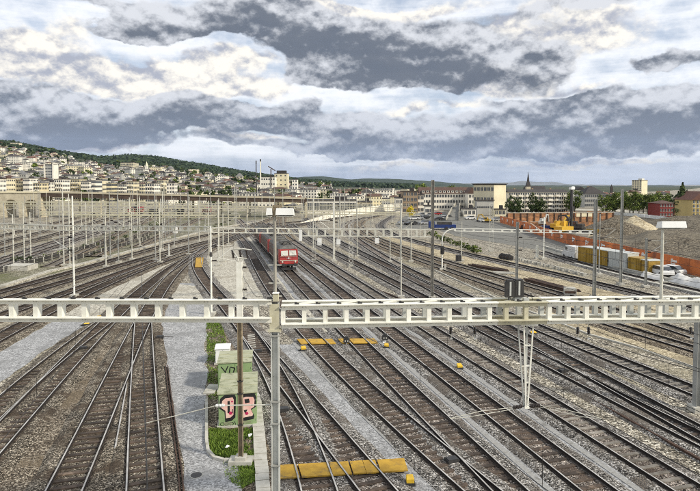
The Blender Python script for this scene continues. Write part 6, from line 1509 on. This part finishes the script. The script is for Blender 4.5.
# grain silo and chimneys in the centre
building('white mill block beside the pale chimney, centre', 261, 275, 177, 640, 16, 'wall_white', 'flat', nx=6, ny=4, single=False, win=(1.6, 1.6), cat='mill', name='mill')
building('cream silo with a dark roof house, centre', 274.5, 287.5, 173.5, 655, 16, 'wall_cream', 'flat', nx=3, ny=5, single=False, win=(1.4, 1.6), cat='silo', name='silo')
p = A(281, 173.5, 655); MB().box((0, 0, 0), (11, 9, 5)).obj('roof_house', M('roof_dark'), [o for o in COL.objects if o.name.startswith('silo')][-1], (0, 8, p.z + 1))
building('pale slim block right of the cream silo', 292, 297.5, 179.5, 640, 9, 'wall_white', 'flat', nx=2, ny=5, single=False, win=(1.4, 1.6))
for x, y0, y1, D, m_, rad, lab in ((256.3, 161, 190, 420, 'roof_dark', .32, 'dark thin chimney in the centre of the skyline'), (260.6, 159.5, 182, 620, 'wall_white', .6, 'white chimney with a dark top, centre skyline')):
    p = A(x, 190, D); zt_ = A(x, y0, D).z; r = thing('chimney', lab, 'chimney', (p.x, D, 0)); MB().cyl((0, 0, -1), (0, 0, zt_), rad * 1.5, rad, 12).obj('shaft', M(m_), r); MB().cyl((0, 0, zt_ - 2.2), (0, 0, zt_ + .3), rad * 1.15 + .05, rad * 1.15 + .05, 12).obj('top_ring', M('roof_dark'), r)
p = A(271, 186, 640); r = thing('crane', 'tower crane with a sloping jib above the mill', 'crane', (p.x, 640, 0)); zt_ = A(271, 169, 640).z
b = MB(); b.box((0, 0, zt_ / 2), (1.0, 1.0, zt_)); b.obj('mast', M('bridge_steel'), r); b = MB(); b.bar((-3, 0, zt_ + 3), (5, 0, zt_ - 2), .8, 1.0); b.obj('jib', M('bridge_steel'), r)
# mid-distance houses between viaduct and hills, one type each sharing its look
HM = {}
def house_mesh(k, wall, roof, w, d, h, rh, kind):
    b = MB(); b.box((0, 0, h / 2 - 2), (w, d, h + 4), 0)
    q = MB(); (q.gable if kind == 'gable' else q.hip)((0, 0), w, d, h, rh, 0, .5) if kind != 'flat' else q.box((0, 0, h + .2), (w + .6, d + .6, .5))
    b.add(q.v, q.f, 1)
    if kind != 'flat': b.box((w * .22, d * .12, h + rh * .8), (.9, .9, 2.0), 0)
    n = max(2, int(w / 3)); fl = max(2, int(h / 3))
    for j in range(fl):
        for i in range(n): b.box(((i + .5) / n * w - w / 2, -d / 2 - .02, (j + .55) / fl * h), (1.2, .12, 1.5), 2)
        for i in range(max(1, int(d / 3.5))): b.box((w / 2 + .02, (i + .5) / max(1, int(d / 3.5)) * d - d / 2, (j + .55) / fl * h), (.12, 1.2, 1.5), 2)
    return b.mesh('hillside_house', M(wall, roof, 'window_dark'))
TYPES = [('white hillside house with a red roof', 'wall_white', 'roof_red', 11, 9, 8, 2.6, 'gable'), ('cream hillside house with a brown roof', 'wall_cream', 'roof_brown', 12, 10, 9, 2.6, 'hip'), ('white hillside house with a dark roof', 'wall_white', 'roof_dark', 13, 10, 10, 2.4, 'hip'),
         ('yellow hillside house with a brown roof', 'wall_yellow', 'roof_brown', 12, 10, 10, 2.5, 'gable'), ('pinkish hillside house with a red roof', 'wall_pink', 'roof_red', 11, 10, 9, 2.6, 'hip'), ('white flat-roofed hillside block', 'wall_white', 'roof_grey', 18, 11, 12, 0, 'flat'), ('grey hillside house with a dark roof', 'wall_grey', 'roof_dark', 12, 10, 9, 2.6, 'gable'), ('cream flat-roofed hillside block', 'wall_cream', 'roof_grey', 20, 12, 13, 0, 'flat')]
for k, T in enumerate(TYPES): HM[k] = house_mesh(k, *T[1:])
cells = {}; cnt = 0; r = random.Random(5)
def SLOPE(px, D):
    return (', low' if D < 850 else ', high') + (' on the left slope' if px < 95 else ' below the wooded hill' if px < 190 else ' at the right end of the slope')
def place_house(px, D, k, rz, lab_suffix, s=1.0):
    z = hillz(px, D); x = (px - 350) / F * D
    o = link('hillside_house', HM[k], None, (x, D, max(z, 0) - .3), rz); o.scale = (s, s, s)
    tag(o, TYPES[k][0] + lab_suffix, 'house', TYPES[k][0] + 's' + lab_suffix)
tries = 0
while cnt < 285 and tries < 9000:
    tries += 1
    px = r.uniform(-25, 330); D = 560 * (1560 / 560) ** r.random()
    if px > 95: D = 560 * (1900 / 560) ** r.random()
    if px > 180 and r.random() < .55: continue
    if px < 100:
        if D > 1420 or (D > 1250 and r.random() < .5): continue
    elif D > 1330: continue
    c_ = (int(px / 3.0), int(math.log(D / 560) / .045))
    if any((c_[0] + a_, c_[1]) in cells for a_ in (0, 1)): continue
    cells[c_] = 1; k = r.choice((0, 1, 1, 2, 2, 2, 3, 4, 5, 5, 6, 7))
    place_house(px, D, k, r.uniform(-.7, .7), SLOPE(px, D), r.uniform(.75, 1.05) * (1.1 if D > 900 else .85)); cnt += 1
for i in range(120):
    px = r.choice((r.uniform(165, 310), r.uniform(300, 420), r.uniform(165, 420))); D = r.uniform(340, 760)
    if 256 < px < 300 and D < 650: D = r.uniform(340, 430)
    s = r.uniform(.55, .85) * (1 if D > 420 else .85); k = r.choice((0, 1, 2, 2, 3, 5, 5, 6, 7))
    x = (px - 350) / F * D; o = link('town_house', HM[k], None, (x, D, -.3), r.uniform(-.6, .6)); o.scale = (s, s, s)
    tag(o, TYPES[k][0].replace('hillside ', 'town ') + ' beyond the viaduct', 'house', TYPES[k][0].replace('hillside', 'town') + 's beyond the viaduct')
for i in range(16):
    px = r.uniform(505, 740); D = r.uniform(340, 480); k = r.choice((0, 1, 2, 3, 6)); s = r.uniform(.65, .85)
    x = (px - 350) / F * D; o = link('town_house', HM[k], None, (x, D, -.3), r.uniform(-.6, .6)); o.scale = (s, s, s)
    tag(o, TYPES[k][0].replace('hillside ', 'town ') + ' behind the avenue at right', 'house', TYPES[k][0].replace('hillside', 'town') + 's behind the avenue')
# the smallest, farthest houses, past the count that can stand singly
b = MB(); r2 = random.Random(9)
for i in range(900):
    px = r2.uniform(-30, 330); D = 620 * (1700 / 620) ** r2.random()
    if px < 100 and D > 1430: continue
    if px >= 95 and D > 1380: continue
    z = max(hillz(px, D), 0); x = (px - 350) / F * D; w, d_, h_ = r2.uniform(6, 13), r2.uniform(7, 10), r2.uniform(5, 9); mi = r2.choice((0, 0, 0, 1, 1, 2)); rm = r2.choice((3, 4, 5, 5))
    b.box((x, D, z + h_ / 2 - 2), (w, d_, h_ + 4), mi)
    q = MB(); q.hip((x, D), w, d_, z + h_, 2.2, 0, .4); b.add(q.v, q.f, rm)
    for jx in range(3):
        for jz in range(2): b.box((x + (jx - 1) * w * .3, D - d_ / 2, z + h_ * (.3 + .45 * jz)), (1.3, .2, 1.5), 6)
stuff(tag(b.obj('distant_houses', M('wall_white', 'wall_cream', 'wall_grey', 'roof_brown', 'roof_dark', 'roof_grey', 'window_dark')), 'mass of small distant houses packed over the whole left slope', 'houses'))
# trees of the slope, single meshes that share two shapes
TM = []
for k in range(3):
    b, cs = leaf_crown(170, .42, .40, .56, .10, 60 + k, 9, .1); b.cyl((0, 0, -.1), (0, 0, .4), .04, .03, 5, 1); TM.append(b.mesh('slope_tree', M('leaf_dark' if k < 2 else 'leaf_green', 'bark')))
for i in range(295):
    px = r.uniform(-25, 330); D = 560 * (1500 / 560) ** r.random()
    z = hillz(px, D); o = link('slope_tree', TM[i % 3], None, ((px - 350) / F * D, D, max(z, 0) - .3), r.uniform(0, 6)); s = r.uniform(9, 17) * (1 if D > 800 else .75); o.scale = (s, s, s)
    tag(o, ('dark', 'dark', 'light green')[i % 3] + ' tree between houses' + SLOPE(px, D), 'tree', ('dark', 'dark', 'light green')[i % 3] + ' trees' + SLOPE(px, D))
for i in range(60):
    px = r.choice((r.uniform(-10, 420), r.uniform(165, 420))); D = r.uniform(330, 560)
    o = link('town_tree', TM[i % 3], None, ((px - 350) / F * D, D, -.2), r.uniform(0, 6)); s = r.uniform(6, 11); o.scale = (s, s, s)
    tag(o, ('dark', 'dark', 'light green')[i % 3] + ' tree among the town roofs beyond the viaduct', 'tree', ('dark', 'dark', 'light green')[i % 3] + ' town trees')
# wood on the hill tops: thousands of leaf clumps
g_ = np.random.default_rng(3); V = []; n = 0
while n < 34000:
    px = g_.uniform(-200, 420); dr = lerpl(RDIST, px); f = g_.uniform(.40, 1.06) if px > 95 else g_.uniform(.86, 1.06)
    lim = .55 + .22 * math.sin(px * .07) + .1 * math.sin(px * .31)
    D = HD0 + (dr - HD0) * f; z = hillz(px, D)
    if z < 3 or (px > 95 and D < 1400): continue
    s = g_.uniform(4, 9); p = Vector(((px - 350) / F * D, D, z + g_.uniform(0, 9))); nr = Vector(g_.normal(size=3)); nr.z = abs(nr.z) + .4; nr.y -= .5; nr.normalize(); a = nr.orthogonal().normalized(); c = nr.cross(a); s *= .9
    V += [p - a * s, p + c * s * .7, p + a * s, p - c * s * .7]; n += 1
me = bpy.data.meshes.new('wood'); me.from_pydata([tuple(v) for v in V], [], [(4 * i, 4 * i + 1, 4 * i + 2, 4 * i + 3) for i in range(n)]); me.materials.append(MATS['leaf_wood'])
stuff(tag(link('woodland', me), 'dark wood covering the hill tops at left', 'woodland'))
for q in list(PROTO.values()):
    for ch in kids(q): bpy.data.objects.remove(ch)
    bpy.data.objects.remove(q)

# ------------------------------------------------------------------ haze
hm = bpy.data.materials.new('haze'); hm.use_nodes = True; q = NT(hm.node_tree); q.n.remove(q.n['Principled BSDF'])
v = q.node('ShaderNodeVolumePrincipled'); v.inputs['Color'].default_value = (.62, .76, 1.0, 1); v.inputs['Density'].default_value = .000022; v.inputs['Anisotropy'].default_value = .2
q.l.new(v.outputs[0], q.n['Material Output'].inputs['Volume']); MATS['haze'] = hm
b = MB(); b.box((0, 9900, 199.5), (40000, 20800, 401)); hz = b.obj('haze', M('haze')); stuff(hz)
